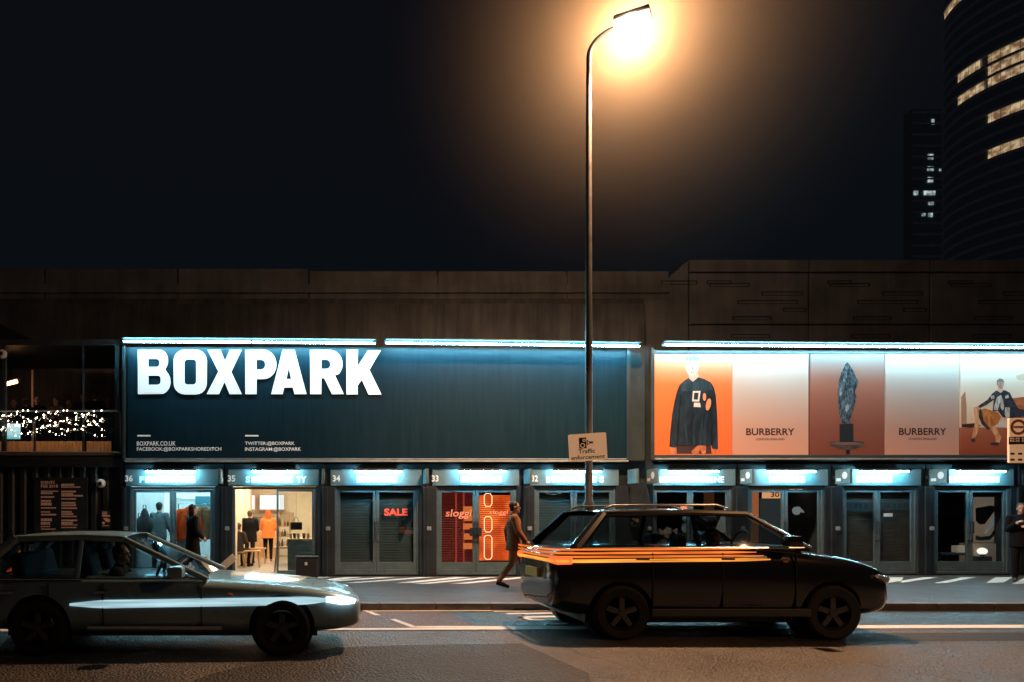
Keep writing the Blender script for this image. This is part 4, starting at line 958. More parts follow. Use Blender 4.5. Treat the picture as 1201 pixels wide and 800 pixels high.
b = MB(); b.obox((X(263.5, 16.6), 16.655, .26), (.58, 0, .5), (0, 1, 0), (-.5, 0, .58), .24, .012, .02); b.box(X(258, 16.6), X(269, 16.6), 16.6, 16.75, 0, .035, .01); b.build('foot', BLACK, ab)
cb = thing('delivery_bag', 'black square delivery bag standing outside the cafe door', 'bag', (X(359, 16.6), 16.6, 0))
b = MB(); b.box(X(347, 16.6), X(373, 16.6), 16.45, 16.8, .005, .46, .035); b.build('bag_body', mat('bag_black', (.012, .014, .018), .7, var=.4, vscale=8, bump=.3, bscale=12), cb)
b = MB(); b.box(X(346.5, 16.6), X(373.5, 16.6), 16.44, 16.81, .463, .50, .02); b.build('lid', mat('bag_black', (0, 0, 0)), cb)
b = MB(); b.tube([(X(353, 16.6), 16.62, .5), (X(354, 16.6), 16.62, .56), (X(366, 16.6), 16.62, .56), (X(367, 16.6), 16.62, .5)], .012, 8); b.build('handle', BLACK, cb)
b = MB(); b.box(X(357.5, 16.6), X(360.5, 16.6), 16.442, 16.449, .30, .37); b.build('badge', LETW, cb)
# 31
inner_box(31, 'wall_poster', 798, 806, 591.5, 599, YR + .045, YR + .052, mat('poster_red', (.6, .16, .08), .5, emit=(.8, .22, .1), estr=.35))
inner_box(31, 'wall_poster', 828, 838, 599.5, 606, YR + .045, YR + .052, mat('poster_blue', (.25, .45, .5), .5, emit=(.3, .55, .62), estr=.25))
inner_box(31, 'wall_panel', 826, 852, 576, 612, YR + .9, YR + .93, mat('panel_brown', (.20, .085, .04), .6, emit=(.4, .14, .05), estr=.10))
flat2d([[(852.3, 590), (852.3, 625), (838, 623)]], YR + .05, mat('pale_card', (.42, .45, .45), .6, emit=(.5, .55, .55), estr=.10), 'display_card', units[31])
fv = thing('flower_vase', 'bunch of pale flowers in a pot behind the left door of unit 31', 'flowers', (X(776, YR + .35), YR + .35, .6))
b = MB(); c_ = Vector((X(776, 17.65), 17.65, .6)); b.lathe([(.09, 0), (.13, .22), (.12, .24)], c_, n=14); b.build('pot', mat('pot_clay', (.16, .08, .05), .7), fv, True)
b = MB(); b.box(c_.x - .2, c_.x + .2, 17.5, 17.85, .02, .598, .01); b.build('stand', DKGREY, fv)
b = MB(); rnd = random.Random(4)
for i in range(34):
    q = c_ + Vector((rnd.gauss(.06, .16), rnd.uniform(-.1, .1), .38 + rnd.uniform(0, .16) - abs(rnd.gauss(0, .04))))
    for k in range(5): a = k * 1.257 + i; b.ball(q + Vector((.022 * math.cos(a), -.01, .022 * math.sin(a))), .016, .012, .016, 6)
b.build('blossom', mat('petal_pale', (.55, .38, .36), .6, var=.3, vscale=20, emit=(.6, .4, .36), estr=.06), fv, True)
b = MB()
for i in range(16): a = rnd.uniform(-.2, .25); b.tube([c_ + Vector((0, 0, .2)), c_ + Vector((a, rnd.uniform(-.08, .08), .42))], .005, 5)
b.build('stem', mat('stem_green', (.03, .06, .02), .7), fv)
dl = thing('figurine', 'small white figure with round head by the left door of unit 31', 'figurine', (X(803, YR + .3), YR + .3, .9))
b = MB(); c_ = Vector((X(803, 17.6), 17.6, 0)); b.box(c_.x - .12, c_.x + .12, 17.5, 17.7, .02, 1.0, .01); b.build('plinth', DKGREY, dl)
b = MB(); b.cap(c_ + Vector((0, 0, 1.05)), .055, c_ + Vector((0, 0, 1.2)), .05); b.ball(c_ + Vector((0, 0, 1.34)), .062)
for s in (-1, 1): b.cap(c_ + Vector((.05 * s, 0, 1.2)), .02, c_ + Vector((.075 * s, -.02, 1.08)), .018)
link('figure', remesh(b, .012, 2), mat('figure_white', (.5, .52, .52), .5, emit=(.5, .52, .52), estr=.12), dl).data.transform(Matrix.Translation(-dl.location))
# 30
inner_box(30, 'light_panel', 895, 917.5, 574, 584.5, YR + .5, YR + .55, emat('orange_board', (1, .42, .18), .85))
textpx('30', 904, 914, 577, 583, YR + .496, mat('ink_brown', (.15, .06, .03), .5), 'lettering', units[30], bold=.02)
inner_box(30, 'side_panel', 878, 890, 573, 660, YR + .8, YR + .85, emat('orange_side', (.8, .24, .09), .42))
inner_box(30, 'wall_panel', 925, 966, 573, 582, YR + 1.5, YR + 1.55, emat('orange_soffit', (.6, .13, .05), .35))
b = MB()
for px in (929, 938, 947, 958): b.ball(P(px, 574.6, YR + .9), .06, .06, .035, 10)
b.build('spotlight', emat('warm_spot', (1, .72, .5), 3.0), units[30])
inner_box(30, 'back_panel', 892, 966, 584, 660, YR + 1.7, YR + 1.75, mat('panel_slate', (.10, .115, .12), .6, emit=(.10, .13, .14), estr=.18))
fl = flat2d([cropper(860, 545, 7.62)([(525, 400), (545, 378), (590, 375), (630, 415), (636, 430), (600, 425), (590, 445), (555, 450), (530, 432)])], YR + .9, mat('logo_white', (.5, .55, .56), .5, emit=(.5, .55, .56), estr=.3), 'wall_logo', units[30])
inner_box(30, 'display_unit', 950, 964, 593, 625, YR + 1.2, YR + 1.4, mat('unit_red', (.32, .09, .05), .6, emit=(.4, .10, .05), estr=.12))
# 28
Yp = YR + .55
pm = gradmat('poster_sand', [(0, (.25, .15, .09)), (.5, (.50, .33, .22)), (1, (.36, .28, .22))], Z(637, Yp), Z(583, Yp), .30)
pr = inner_box(28, 'poster', 1142, 1180, 583, 636.5, Yp, Yp + .02, pm)
cp = cropper(970, 530, 4.706); BK = mat('print_charcoal', (.03, .03, .032), .5)
for lp, m_, d in (([(820, 310), (900, 296), (945, 300), (870, 400), (840, 400), (820, 380)], BK, .003), ([(975, 280), (978, 400), (930, 390), (880, 452), (865, 450), (890, 410), (920, 350), (950, 300)], mat('print_sky', (.40, .48, .55), .5, emit=(.35, .42, .48), estr=.25), .005),
                  ([(820, 460), (850, 470), (900, 462), (925, 425), (935, 405), (945, 410), (935, 450), (900, 485), (850, 490), (820, 485)], BK, .007), ([(945, 425), (962, 420), (950, 470), (915, 498), (930, 470)], BK, .007)):
    flat2d([cp(lp)], Yp - d, m_, 'print_shape', pr)
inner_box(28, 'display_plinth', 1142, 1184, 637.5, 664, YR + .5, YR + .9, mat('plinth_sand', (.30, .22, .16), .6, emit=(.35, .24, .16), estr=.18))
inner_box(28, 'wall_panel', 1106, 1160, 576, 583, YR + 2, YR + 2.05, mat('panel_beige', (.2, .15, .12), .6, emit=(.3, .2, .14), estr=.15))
lp_ = thing('table_lamp', 'round white lamp glowing behind the right door at far right', 'lamp', (X(1152, YR + .38), YR + .38, Z(650, YR + .38)))
q = P(1152, 646.5, YR + .35); b = MB(); b.ball(q, .11, .09, .085, 16); b.build('globe', emat('lamp_globe', (1, .9, .78), 1.3), lp_, True)
b = MB(); b.lathe([(.05, -.12), (.05, -.07), (.03, -.07)], q, n=12); b.box(q.x - .15, q.x + .15, q.y - .1, q.y + .1, .02, q.z - .121, .01); b.build('lamp_base', DKGREY, lp_)
dt = thing('display_table', 'low table of small goods behind the left door at far right', 'table', (X(1128, YR + .6), YR + .6, .02))
b = MB(); b.box(X(1100, 17.9), X(1136, 17.9), 17.8, 18.2, .45, .5, .01)
for a in (1101, 1135): b.box(X(a, 17.9) - .02, X(a, 17.9) + .02, 17.85, 17.9, .02, .45)
b.build('table_top', DKGREY, dt)
bx_ = inner_box(28, 'tmp', 1122, 1135, 640, 648, 17.85, 18.0, mat('carton_cream', (.5, .38, .28), .6, emit=(.5, .36, .25), estr=.3)); bx_.name = 'carton'; w_ = bx_.matrix_world.copy(); loc = Vector(units[28].location); bx_.parent = None; bx_.location = loc; tag(bx_, 'cream carton on the low table behind the far right left door', 'box')
# lower wall at far left and end unit at far right
lw = thing('container_wall', 'black corrugated container wall with the events list at far left', 'wall', (X(70, 17.1), 17.1, 0))
b = MB(); x = X(-60, 17.1); prev = None
prof = []
while x < X(144, 17.1) - .3:
    for dx, dy in ((0, .0), (.10, 0), (.14, .035), (.24, .035), (.28, 0)): prof.append((x + dx, 17.1 + dy))
    x += .28
prof.append((X(144, 17.1), 17.1))
for (xa, ya), (xb, yb2) in zip(prof, prof[1:]):
    if xb - xa > 1e-4: b.poly([(xa, ya, 0), (xb, yb2, 0), (xb, yb2, Z(545, 17.1)), (xa, ya, Z(545, 17.1))])
b.build('corrugated_panel', BLACK, lw)
b = MB(); b.box(X(-60, 17.1), X(144, 17.1), 17.02, 17.18, Z(548, 17.1), Z(536, 17.1), .015); b.box(X(142, 17.1), X(145, 17.1), 17.0, 17.18, 0, Z(548, 17.1), .01); b.build('beam', BLACK, lw)
EVM = mat('events_print', (.55, .30, .20), .6, var=.2, emit=(.55, .25, .15), estr=.12)
ev = thing('events_board', 'flat black events board with two columns of small copper lettering', 'sign', (X(72, 17.0), 17.0, Z(623, 17)))
b = MB(); b.box(X(40, 17.07), X(103, 17.07), 17.06, 17.095, Z(626, 17.07), Z(560, 17.07), .006); b.build('board', BLACK, ev)
YE = 17.057
textpx('EVENTS', 48, 64, 564.2, 567.6, YE, EVM, 'lettering', ev, bold=.02); textpx('FEB 2018', 48, 68, 568.4, 572, YE, EVM, 'lettering', ev, bold=.02)
rnd = random.Random(12)
for cx0, rows in ((48, ((575.5, 20, 1.4), (577.4, 13, 2.2), (582, 15, 2.0), (586.5, 12, 2.2), (589.5, 12, 3.4), (595, 16, 1.6), (599.6, 10, 1.6), (602.6, 17, 2), (608, 12, 3.4), (612.4, 10, 3), (617, 10, 1.2), (620, 16, 1.2))), (72, ((567.5, 15, 2.4), (570.6, 22, 1.4), (575.6, 16, 2), (578.4, 12, 2), (580.6, 24, 1.8), (584.4, 17, 1.6), (588.8, 16, 2), (591.6, 17, 2.2), (595.2, 17, 1.8), (599.4, 12, 2), (602, 14, 2), (605, 17, 1.6), (609.4, 18, 2), (612.2, 13, 2.6), (615, 18, 1.2), (618, 17, 1.4)))):
    for y0, wd, h_ in rows:
        p = cx0; loops = []
        while p < cx0 + wd:
            g1 = rnd.uniform(.9, 1.6); loops.append([(p, y0), (p + g1, y0), (p + g1, y0 + h_), (p, y0 + h_)]); p += g1 + .35
        flat2d(loops, YE, EVM, 'lettering', ev)
def notice(px, Y, label):
    t = thing('notice', label, 'notice', (X(px, Y), Y, Z(618, Y)), 'small notices on the black steel')
    b = MB(); b.box(X(px - 6, Y), X(px + 6, Y), Y, Y + .02, Z(620, Y), Z(598, Y), .004); b.build('plate', BLACK, t)
    for (a, c, y0, y1) in ((-4, 2, 600.2, 601.3), (-4, 1.5, 602.2, 603.6), (-4, 5, 604.2, 606.0), (-4, 4, 616.2, 617)): flat2d([[(px + a, y0), (px + c, y0), (px + c, y1), (px + a, y1)]], Y - .003, EVM, 'lettering', t)
    flat2d([[(px - 3.5, 608), (px + 1, 607.5), (px + 5, 609.5), (px + 4.5, 612.5), (px, 612), (px - 1, 610)], ell(px - 2.5, 613.5, 1.6, 1.6), ], Y - .003, EVM, 'emblem', t)
notice(124, 17.06, 'small copper printed notice on the black wall below the round camera')
notice(744, 17.2, 'small copper printed notice in the dark gap right of unit 32')
def dome(px, py, Y, label):
    q = P(px, py, Y); t = thing('dome_camera', label, 'camera', q, 'white dome cameras')
    b = MB(); b.lathe([(.105, .06), (.105, 0), (.09, -.03), (.055, -.05)], q, 'Y', 20); b.build('housing', mat('camera_white', (.7, .62, .56), .5), t, True)
    b = MB(); b.ball(q + Vector((0, -.045, -.005)), .048, .04, .048, 14); b.build('lens', mat('lens_black', (.01, .01, .012), .1), t, True)
dome(118, 567, 17.02, 'round white dome camera on the black wall beside unit 36'); dome(2, 415, 16.9, 'round white dome camera at the left edge above the terrace')
eu = thing('shop_unit', 'dark unlit container end behind the person at the right edge', 'shop', (X(1250, YR), YR, 0))
b = MB(); b.box(X(1195, YR), X(1330, YR), YR, YR + 3, 0, Z(544, YR), .02); b.box(X(1198, YR), X(1330, YR), YR - .04, YR - .002, Z(569, YR), Z(551, YR), .01); b.build('steel_front', BLACK, eu)
# ---------------------------------------------------------------- terrace at upper left
YT = 17.05
te = thing('terrace', 'dark framed roof terrace opening above the events wall at upper left', 'terrace', (X(70, YT), YT, Z(545, YT)))
TF = mat('terrace_frame', (.05, .065, .075), .45, var=.25)
b = MB(); b.box(X(-60, YT), X(144, YT), YT, YT + 3.6, Z(535, YT), Z(530.5, YT), .01); b.build('deck', mat('deck_timber', (.16, .09, .05), .7, var=.3), te)
b = MB()
for px in (4, 137): b.box(X(px, YT) - .05, X(px, YT) + .05, YT, YT + .1, Z(530, YT), Z(405, YT), .01)
for px in (-60, 40, 97): b.box(X(px, YT) - .02, X(px, YT) + .02, YT + .02, YT + .06, Z(530, YT), Z(488, YT))
b.box(X(-60, YT), X(144, YT), YT + .003, YT + .097, Z(405, YT), Z(398, YT), .01)
b.box(X(97, YT) - .02, X(97, YT) + .02, YT + .02, YT + .06, Z(482, YT), Z(405, YT)); b.build('frame', TF, te)
b = MB(); b.box(X(-60, YT), X(144, YT), YT + 3.6, YT + 3.7, Z(535, YT), Z(400, YT)); b.box(X(142, YT), X(145, YT), YT + .1, YT + 3.6, Z(530, YT), Z(400, YT)); b.build('back_wall', mat('terrace_back', (.035, .05, .058), .7, var=.5, vscale=.8), te)
b = MB(); b.tube([P(-60, 482, YT - .06), P(137, 482, YT - .06), P(141, 484, YT - .06), P(141.5, 490, YT - .06), P(141.5, 530.5, YT - .06), P(-60, 530.5, YT - .06)], .022, 10); b.build('railing', mat('rail_steel', (.16, .19, .21), .35, metal=.4), te, True)
b = MB(); b.box(X(-60, YT), X(140, YT), YT - .03, YT - .02, Z(529.5, YT), Z(484, YT)); b.build('glass', GLASS, te)
b = MB(); x = X(-40, YT + .25)
while x < X(131, YT + .25):
    if not (X(93, YT) < x < X(97, YT)): b.box(x, x + .072, YT + .22, YT + .25, Z(529.8, YT), Z(516.5, YT), .004)
    x += .085
b.build('timber_screen', mat('screen_timber', (.62, .24, .09), .6, emit=(.8, .25, .07), estr=.12, var=.4, vscale=4, vstretch=(4, 1, 1)), te)  # orange emission puts warm light into the timber
can = thing('canopy', 'dark sloping canopy edge at the far upper left', 'canopy', (X(0, 17.4), 17.4, Z(403, 17.4)))
b = MB(); b.prism([(X(-60, 17.4), Z(360, 17.4)), (X(2, 17.4), Z(381, 17.4)), (X(38, 17.4), Z(399, 17.4)), (X(60, 17.4), Z(403, 17.4)), (X(60, 17.4), Z(405, 17.4)), (X(-60, 17.4), Z(405, 17.4))], 17.3, 20.0); b.build('cover', mat('canopy_black', (.012, .014, .018), .8), can)
tp = thing('roof_panel', 'black roof strip between the terrace and the concrete viaduct', 'roof', (X(70, 17.2), 17.2, Z(404, 17.2)))
b = MB(); b.box(X(-60, 17.2), X(145, 17.2), 17.2, 20.0, Z(405, 17.2) + .004, Z(402, 17.2), .01); b.build('panel', BLACK, tp)
hl = thing('heater', 'glowing tilted orange bar heater under the terrace roof', 'heater', P(14, 449, 18.4))
b = MB(); a, c = P(6, 451, 18.4), P(20, 447.2, 18.4); b.tube([a, c], .045, 10); b.build('element', emat('heater_glow', (1, .42, .16), 14), hl, True)
b = MB(); d = (c - a).normalized(); b.obox((a + c) / 2 + Vector((0, .03, .075)), d, (0, 1, 0), Vector((-d.z, 0, d.x)), .21, .07, .02, .006); q = (a + c) / 2; b.tube([q + Vector((0, .03, .09)), (q.x, q.y + .03, Z(402, 18.4))], .012, 6); b.build('hood', BLACK, hl)
hm = thing('mast', 'thin mast with orange light in its colour, rising from the terrace crowd', 'mast', P(38, 530, 18.6))
b = MB(); b.tube([P(38, 530, 18.6), P(38, 434, 18.6)], [.03, .022], 10); b.box(P(38, 0, 18.6).x - .1, P(38, 0, 18.6).x + .1, 18.5, 18.7, Z(530, 18.6) - .02, Z(530, 18.6) + .03); b.build('pole', mat('mast_orange_light', (.35, .17, .10), .5, emit=(.5, .2, .1), estr=.15), hm, True)  # orange light on the mast is put into its colour and emission
sc_ = thing('screen', 'bright pale cyan screen behind the terrace railing at far left', 'screen', P(14, 515, 17.5))
b = MB(); b.box(X(5, 17.5), X(24.5, 17.5), 17.5, 17.56, Z(515.5, 17.5), Z(496.5, 17.5), .006); b.build('case', BLACK, sc_)
m = gradmat('screen_light', [(0, (.10, .42, .50)), (.35, (.42, .68, .74)), (1, (.60, .76, .80))], Z(515, 17.5), Z(497, 17.5), 1.0)
b = MB(); b.box(X(6, 17.5), X(24, 17.5), 17.492, 17.499, Z(515, 17.5), Z(497, 17.5)); b.build('display', m, sc_)
b = MB(); b.box(X(13, 17.5), X(16, 17.5), 17.5, 17.54, Z(529.8, 17.5), Z(515.6, 17.5)); b.build('leg', BLACK, sc_)
# string lights
sl = thing('string_lights', 'tangle of small warm string lights draped over the terrace railing', 'string lights', P(70, 482, YT - .1))
rnd = random.Random(21); cords = []
b = MB(); pts_all = []
for k in range(6):
    pts = []
    for i in range(19):
        px = -4 + i * 7.7 + rnd.uniform(-2, 2); py = 483.5 + k * 4.6 + 4 * math.sin(i * 1.1 + k * 2) + rnd.uniform(-2, 2)
        if py > 512 or px > 136: continue
        pts.append(P(px, min(max(py, 481.5), 512), YT - .10 - .02 * (k % 3))); 
    b.tube(pts, .003, 4); pts_all += pts[:17]
b.build('cord', BLACK, sl)
rnd.shuffle(pts_all)
bm_ = MB(); bm_.ball((0, 0, 0), .008, .008, .015, 6); bo = bm_.build('bulb', emat('bulb_glow', (1, .74, .50), 30)); bo.parent = sl; first = True
for q in pts_all[:98]:
    o = bo if first else bo.copy()
    if not first: C.objects.link(o)
    o.parent = sl; o.location = q - sl.location; o.rotation_euler = (0, rnd.uniform(.5, 1.0), 0); first = False

# ---------------------------------------------------------------- street lamp and signs
YPOLE = GY(698)
xp = X(690.5, YPOLE)
lamp = thing('street_lamp', 'tall tapering street lamp with a glowing warm head over the pavement', 'street lamp', (xp, YPOLE, 0))
POLE = mat('lamp_post_paint', (.10, .09, .085), .38, metal=.3, var=.25, vscale=4)
head = P(742, 38, YPOLE - .35)
b = MB(); b.lathe([(.15, 0), (.15, .03), (.098, .035), (.098, 1.62), (.092, 1.66), (.066, 1.70), (.062, 4.2), (.048, 8.6), (.043, head.z - .20)], (xp, YPOLE, 0), n=20)
b.build('pole', POLE, lamp, True)
b = MB(); b.box(xp - .045, xp + .045, YPOLE - .105, YPOLE - .098, .45, .95, .008); b.build('access_door', POLE, lamp)
b = MB(); pts = []
for i in range(13):
    u = i / 12; a = u * math.pi / 2
    pts.append(Vector((xp, YPOLE, head.z - .21)).lerp(Vector((head.x - .2, head.y + .12, head.z - .21)), 1 - math.cos(a)) + Vector((0, 0, .40 * math.sin(a))))
b.tube(pts, [.043 - .013 * i / 12 for i in range(13)], 12); b.build('arm', POLE, lamp, True)
b = MB(); hd = (head - pts[-1]); hd.z = 0; hd.normalize(); sd = Vector((-hd.y, hd.x, 0))
b.obox(head + Vector((0, 0, .24)) , hd, sd, (0, 0, 1), .30, .22, .05, .045); hdp = b.build('lamp_head', mat('lamp_head_grey', (.2, .2, .2), .5), lamp, True)
b = MB(); b.ball(head + Vector((0, 0, .02)), .34, .30, .27, 24); b.build('lens', emat('lamp_glow', (1.0, .80, .58), 30), hdp, True)  # globe enlarged to the size of the lamp's glare
LAMPC = (1.0, .56, .30)
l = bpy.data.lights.new('lamp_light', 'SPOT'); l.energy = SPOT_E; l.color = LAMPC; l.spot_size = R(158); l.spot_blend = .8; l.shadow_soft_size = .18
lo = bpy.data.objects.new('lamp_light', l); C.objects.link(lo); lo.parent = lamp; lo.location = head - lamp.location + Vector((0, 0, -.32)); lo.visible_volume_scatter = False
l = bpy.data.lights.new('lamp_halo_light', 'POINT'); l.energy = HALO_E; l.color = (1.0, .46, .18); l.shadow_soft_size = .2
lo = bpy.data.objects.new('lamp_halo_light', l); C.objects.link(lo); lo.parent = lamp; RAY = (head - Vector((0, 0, EYE))).normalized(); HC = head + RAY * .62; lo.location = HC + RAY * .04 - lamp.location  # extra point light added behind the head to brighten the mist
# lamp glare imitated by a thinning half ball of mist behind the head
hz = bpy.data.meshes.new('glare_haze'); bm = bmesh.new(); bmesh.ops.create_icosphere(bm, subdivisions=5, radius=HAZE_R); bmesh.ops.bisect_plane(bm, geom=bm.verts[:] + bm.edges[:] + bm.faces[:], plane_co=(0, 0, 0), plane_no=-RAY, clear_outer=True); bmesh.ops.holes_fill(bm, edges=[e for e in bm.edges if e.is_boundary]); bm.to_mesh(hz); bm.free()
m = bpy.data.materials.new('glare_haze'); m.use_nodes = True; nt = m.node_tree; nt.nodes.remove(nt.nodes['Principled BSDF'])
vs = nt.nodes.new('ShaderNodeVolumeScatter'); vs.inputs['Color'].default_value = (1, .9, .8, 1); vs.inputs['Anisotropy'].default_value = 0
tc = nt.nodes.new('ShaderNodeTexCoord'); ln = nt.nodes.new('ShaderNodeVectorMath'); ln.operation = 'LENGTH'; nt.links.new(tc.outputs['Object'], ln.inputs[0])
mr = nt.nodes.new('ShaderNodeMapRange'); mr.inputs['From Min'].default_value = HAZE_R; mr.inputs['From Max'].default_value = .0; nt.links.new(ln.outputs['Value'], mr.inputs[0])
pw = nt.nodes.new('ShaderNodeMath'); pw.operation = 'POWER'; pw.inputs[1].default_value = HAZE_P; nt.links.new(mr.outputs[0], pw.inputs[0])
ml = nt.nodes.new('ShaderNodeMath'); ml.operation = 'MULTIPLY'; ml.inputs[1].default_value = HAZE_D; nt.links.new(pw.outputs[0], ml.inputs[0])
nt.links.new(ml.outputs[0], vs.inputs['Density']); nt.links.new(vs.outputs[0], nt.nodes['Material Output'].inputs['Volume'])
hz.materials.append(m)
ho = bpy.data.objects.new('glare_haze', hz); C.objects.link(ho); ho.location = HC; ho['kind'] = 'stuff'
ho['label'] = 'warm glare around the street lamp head, imitated by lit mist'; ho['category'] = 'glare_haze'

# a second street lamp stands on the near side, behind the viewer; only its light is needed
l = bpy.data.lights.new('near_lamp_light', 'SPOT'); l.energy = NEAR_E; l.color = (1.0, .50, .22); l.spot_size = R(150); l.spot_blend = .7; l.shadow_soft_size = .06
lo = bpy.data.objects.new('near_lamp_light', l); C.objects.link(lo); lo.location = (13.0, .0, 9.5)

SGN = mat('sign_cream', (.78, .60, .44), .5, var=.08, vscale=5, emit=(.80, .42, .22), estr=.42); SINK = mat('sign_ink', (.03, .02, .02), .6)  # orange emission on the plates stands in for street light falling on them
ts = thing('traffic_sign', 'pale traffic enforcement sign with a camera symbol fixed to the lamp post', 'sign', (X(689.5, YPOLE - .13), YPOLE - .13, Z(541, YPOLE)))
Ms = Matrix.Translation(P(689.3, 524.4, YPOLE - .13)) @ Matrix.Rotation(R(-9), 4, 'Z') @ Matrix.Rotation(R(-3.0), 4, 'Y') @ Matrix.Rotation(R(90), 4, 'X')
b = MB(); hw, hh = .325, .245
pl = [(x * 1, y) for x, y in rr(-hw, -hh, hw, hh, .03)]
a = [b.bm.verts.new((x, y, 0)) for x, y in pl]; c = [b.bm.verts.new((x, y, -.008)) for x, y in pl]; b.bm.faces.new(a); b.bm.faces.new(c[::-1])
for i in range(len(pl)): b.bm.faces.new((a[i], a[(i + 1) % len(pl)], c[(i + 1) % len(pl)], c[i]))
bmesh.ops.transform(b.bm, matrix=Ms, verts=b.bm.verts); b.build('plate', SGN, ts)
def on_sign(loops, name, z=.002):
    cu = bpy.data.curves.new('tmp', 'CURVE'); cu.dimensions = '2D'; cu.fill_mode = 'BOTH'
    for lp in loops:
        sp = cu.splines.new('POLY'); sp.points.add(len(lp) - 1); sp.use_cyclic_u = True
        for p, (x, y) in zip(sp.points, lp): p.co = (x, y, 0, 1)
    o = bpy.data.objects.new('tmp', cu); me = evalmesh(o); bpy.data.objects.remove(o); bpy.data.curves.remove(cu)
    me.transform(Ms @ Matrix.Translation((0, 0, z))); me.transform(Matrix.Translation(-off(ts))); me.materials.clear(); return link(name, me, SINK, ts)
def circ(x, y, r): return [(x + r * math.cos(q), y + r * math.sin(q)) for q in [2 * math.pi * i / 18 for i in range(18)]]
on_sign([[(-.145, -.02), (-.02, -.02), (-.02, .175), (-.145, .175)], circ(-.085, .035, .042), circ(-.055, .125, .026)], 'camera_symbol'); on_sign([circ(-.085, .035, .028)], 'camera_symbol'); on_sign([circ(-.055, .125, .014)], 'camera_symbol')
on_sign([[(-.012, .03), (.03, .06), (.075, .06), (.075, .10), (.03, .10), (-.012, .135)], [(.004, .055), (.03, .075), (.03, .09), (.004, .105)]], 'camera_symbol'); on_sign([[(.08, .05), (.105, .08), (.08, .11)]], 'camera_symbol')
text('Traffic', -.165, .12, -.11, -.03, 0, SINK, 'lettering', ts, bold=.02, M=Ms @ Matrix.Translation((0, 0, .002))); text('enforcement', -.295, .285, -.215, -.14, 0, SINK, 'lettering', ts, bold=.02, M=Ms @ Matrix.Translation((0, 0, .002)))
b = MB()
for z_ in (.1, -.1): q = ts.location + Vector((0, 0, .26 + z_)); b.box(q.x - .05, q.x + .05, YPOLE - .115, YPOLE - .05, q.z - .02, q.z + .02); b.lathe([(.074, -.018), (.074, .018)], (xp, YPOLE, q.z), n=18)
b.build('bracket', POLE, ts)
# bus stop flag at the right edge
YB2 = 13.0
bs = thing('bus_stop_sign', 'orange lit bus stop flag with a ring roundel at the right edge', 'sign', (X(1204, YB2), YB2, 0))
b = MB(); b.lathe([(.055, 0), (.055, Z(486, YB2))], (X(1222, YB2), YB2, 0), n=16); b.build('pole', POLE, bs, True)
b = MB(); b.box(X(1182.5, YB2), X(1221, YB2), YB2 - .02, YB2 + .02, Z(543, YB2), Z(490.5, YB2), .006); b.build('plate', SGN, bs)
RND = mat('roundel_orange', (.62, .20, .08), .5); yq = YB2 - .023
def flag(loops, m, n, y=yq): return flat2d(loops, y, m, n, bs)
flag([ell(1194.5, 501, 9.6, 9.2, 28), ell(1194.5, 501, 6.3, 6.0, 24)], RND, 'roundel'); flag([[(1188.5, 499.6), (1200.5, 499.6), (1200.5, 502.4), (1188.5, 502.4)]], RND, 'roundel', yq - .003)
textpx('BUS', 1189.5, 1199.5, 500.1, 501.9, yq - .006, WHITE, 'lettering', bs, bold=.02)
flag([[(1183, 512.5), (1220, 511.8), (1220, 520.6), (1183, 521.4)]], SINK, 'name_band'); 
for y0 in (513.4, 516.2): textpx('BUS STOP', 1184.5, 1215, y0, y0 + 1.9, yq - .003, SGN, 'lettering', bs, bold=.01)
for px in (1187, 1196): flag([[(px - 2, 531), (px + 3, 531), (px + 3, 533.4), (px - 2, 533.4)]], SINK, 'route_tile'); flag([[(px - 2, 538), (px + 3, 538), (px + 3, 540.4), (px - 2, 540.4)]], SINK, 'route_tile')

# ---------------------------------------------------------------- figures
CG = cloth
person('man in a grey teal jacket and jeans, back turned, inside the clothes shop', (X(187, 18.3), 18.3, .02), R(165), 1.74, {**{'elL': (.245, -.05, 1.15), 'wrL': (.20, -.22, 1.02), 'elR': (-.245, -.03, 1.15), 'wrR': (-.20, -.2, 1.0), 'anL': (.13, .05, .085), 'ftL': (.15, -.1, .035)}},
       cloth('teal_grey', (.10, .15, .16)), .84, cloth('denim', (.03, .055, .09)), cloth('shoe_dark', (.02, .02, .02)), bulk=1.06)
person('woman in a long black coat walking past the clothes shop window', (X(226, 16.0), 16.0, 0), R(118), 1.68, {**WALK, 'elL': (.22, -.02, 1.15), 'wrL': (.19, -.2, 1.0), 'elR': (-.22, 0, 1.15), 'wrR': (-.19, -.18, .98), 'anL': (.09, -.16, .1), 'knL': (.09, -.11, .51), 'ftL': (.1, -.3, .05), 'anR': (-.09, .18, .12), 'knR': (-.09, .02, .5), 'ftR': (-.1, .04, .04)},
       cloth('black_coat', (.005, .0055, .007)), .50, cloth('black_trouser', (.006, .006, .008)), cloth('shoe_dark', (0, 0, 0)), style='long', flare=.05, bulk=1.06)
person('woman in an orange coat and orange hat, back turned, at the cafe counter', (X(314.5, 22.0), 22.0, .02), R(182), 1.54, {'elL': (.23, -.06, 1.15), 'wrL': (.15, -.2, 1.06), 'elR': (-.23, -.06, 1.15), 'wrR': (-.15, -.2, 1.06)},
       cloth('orange_coat', (.66, .20, .055)), .80, cloth('black_trouser', (0, 0, 0)), cloth('shoe_red', (.45, .12, .06)), hat=cloth('orange_hat', (.62, .12, .03)), style='hood', bulk=1.2, flare=.03)
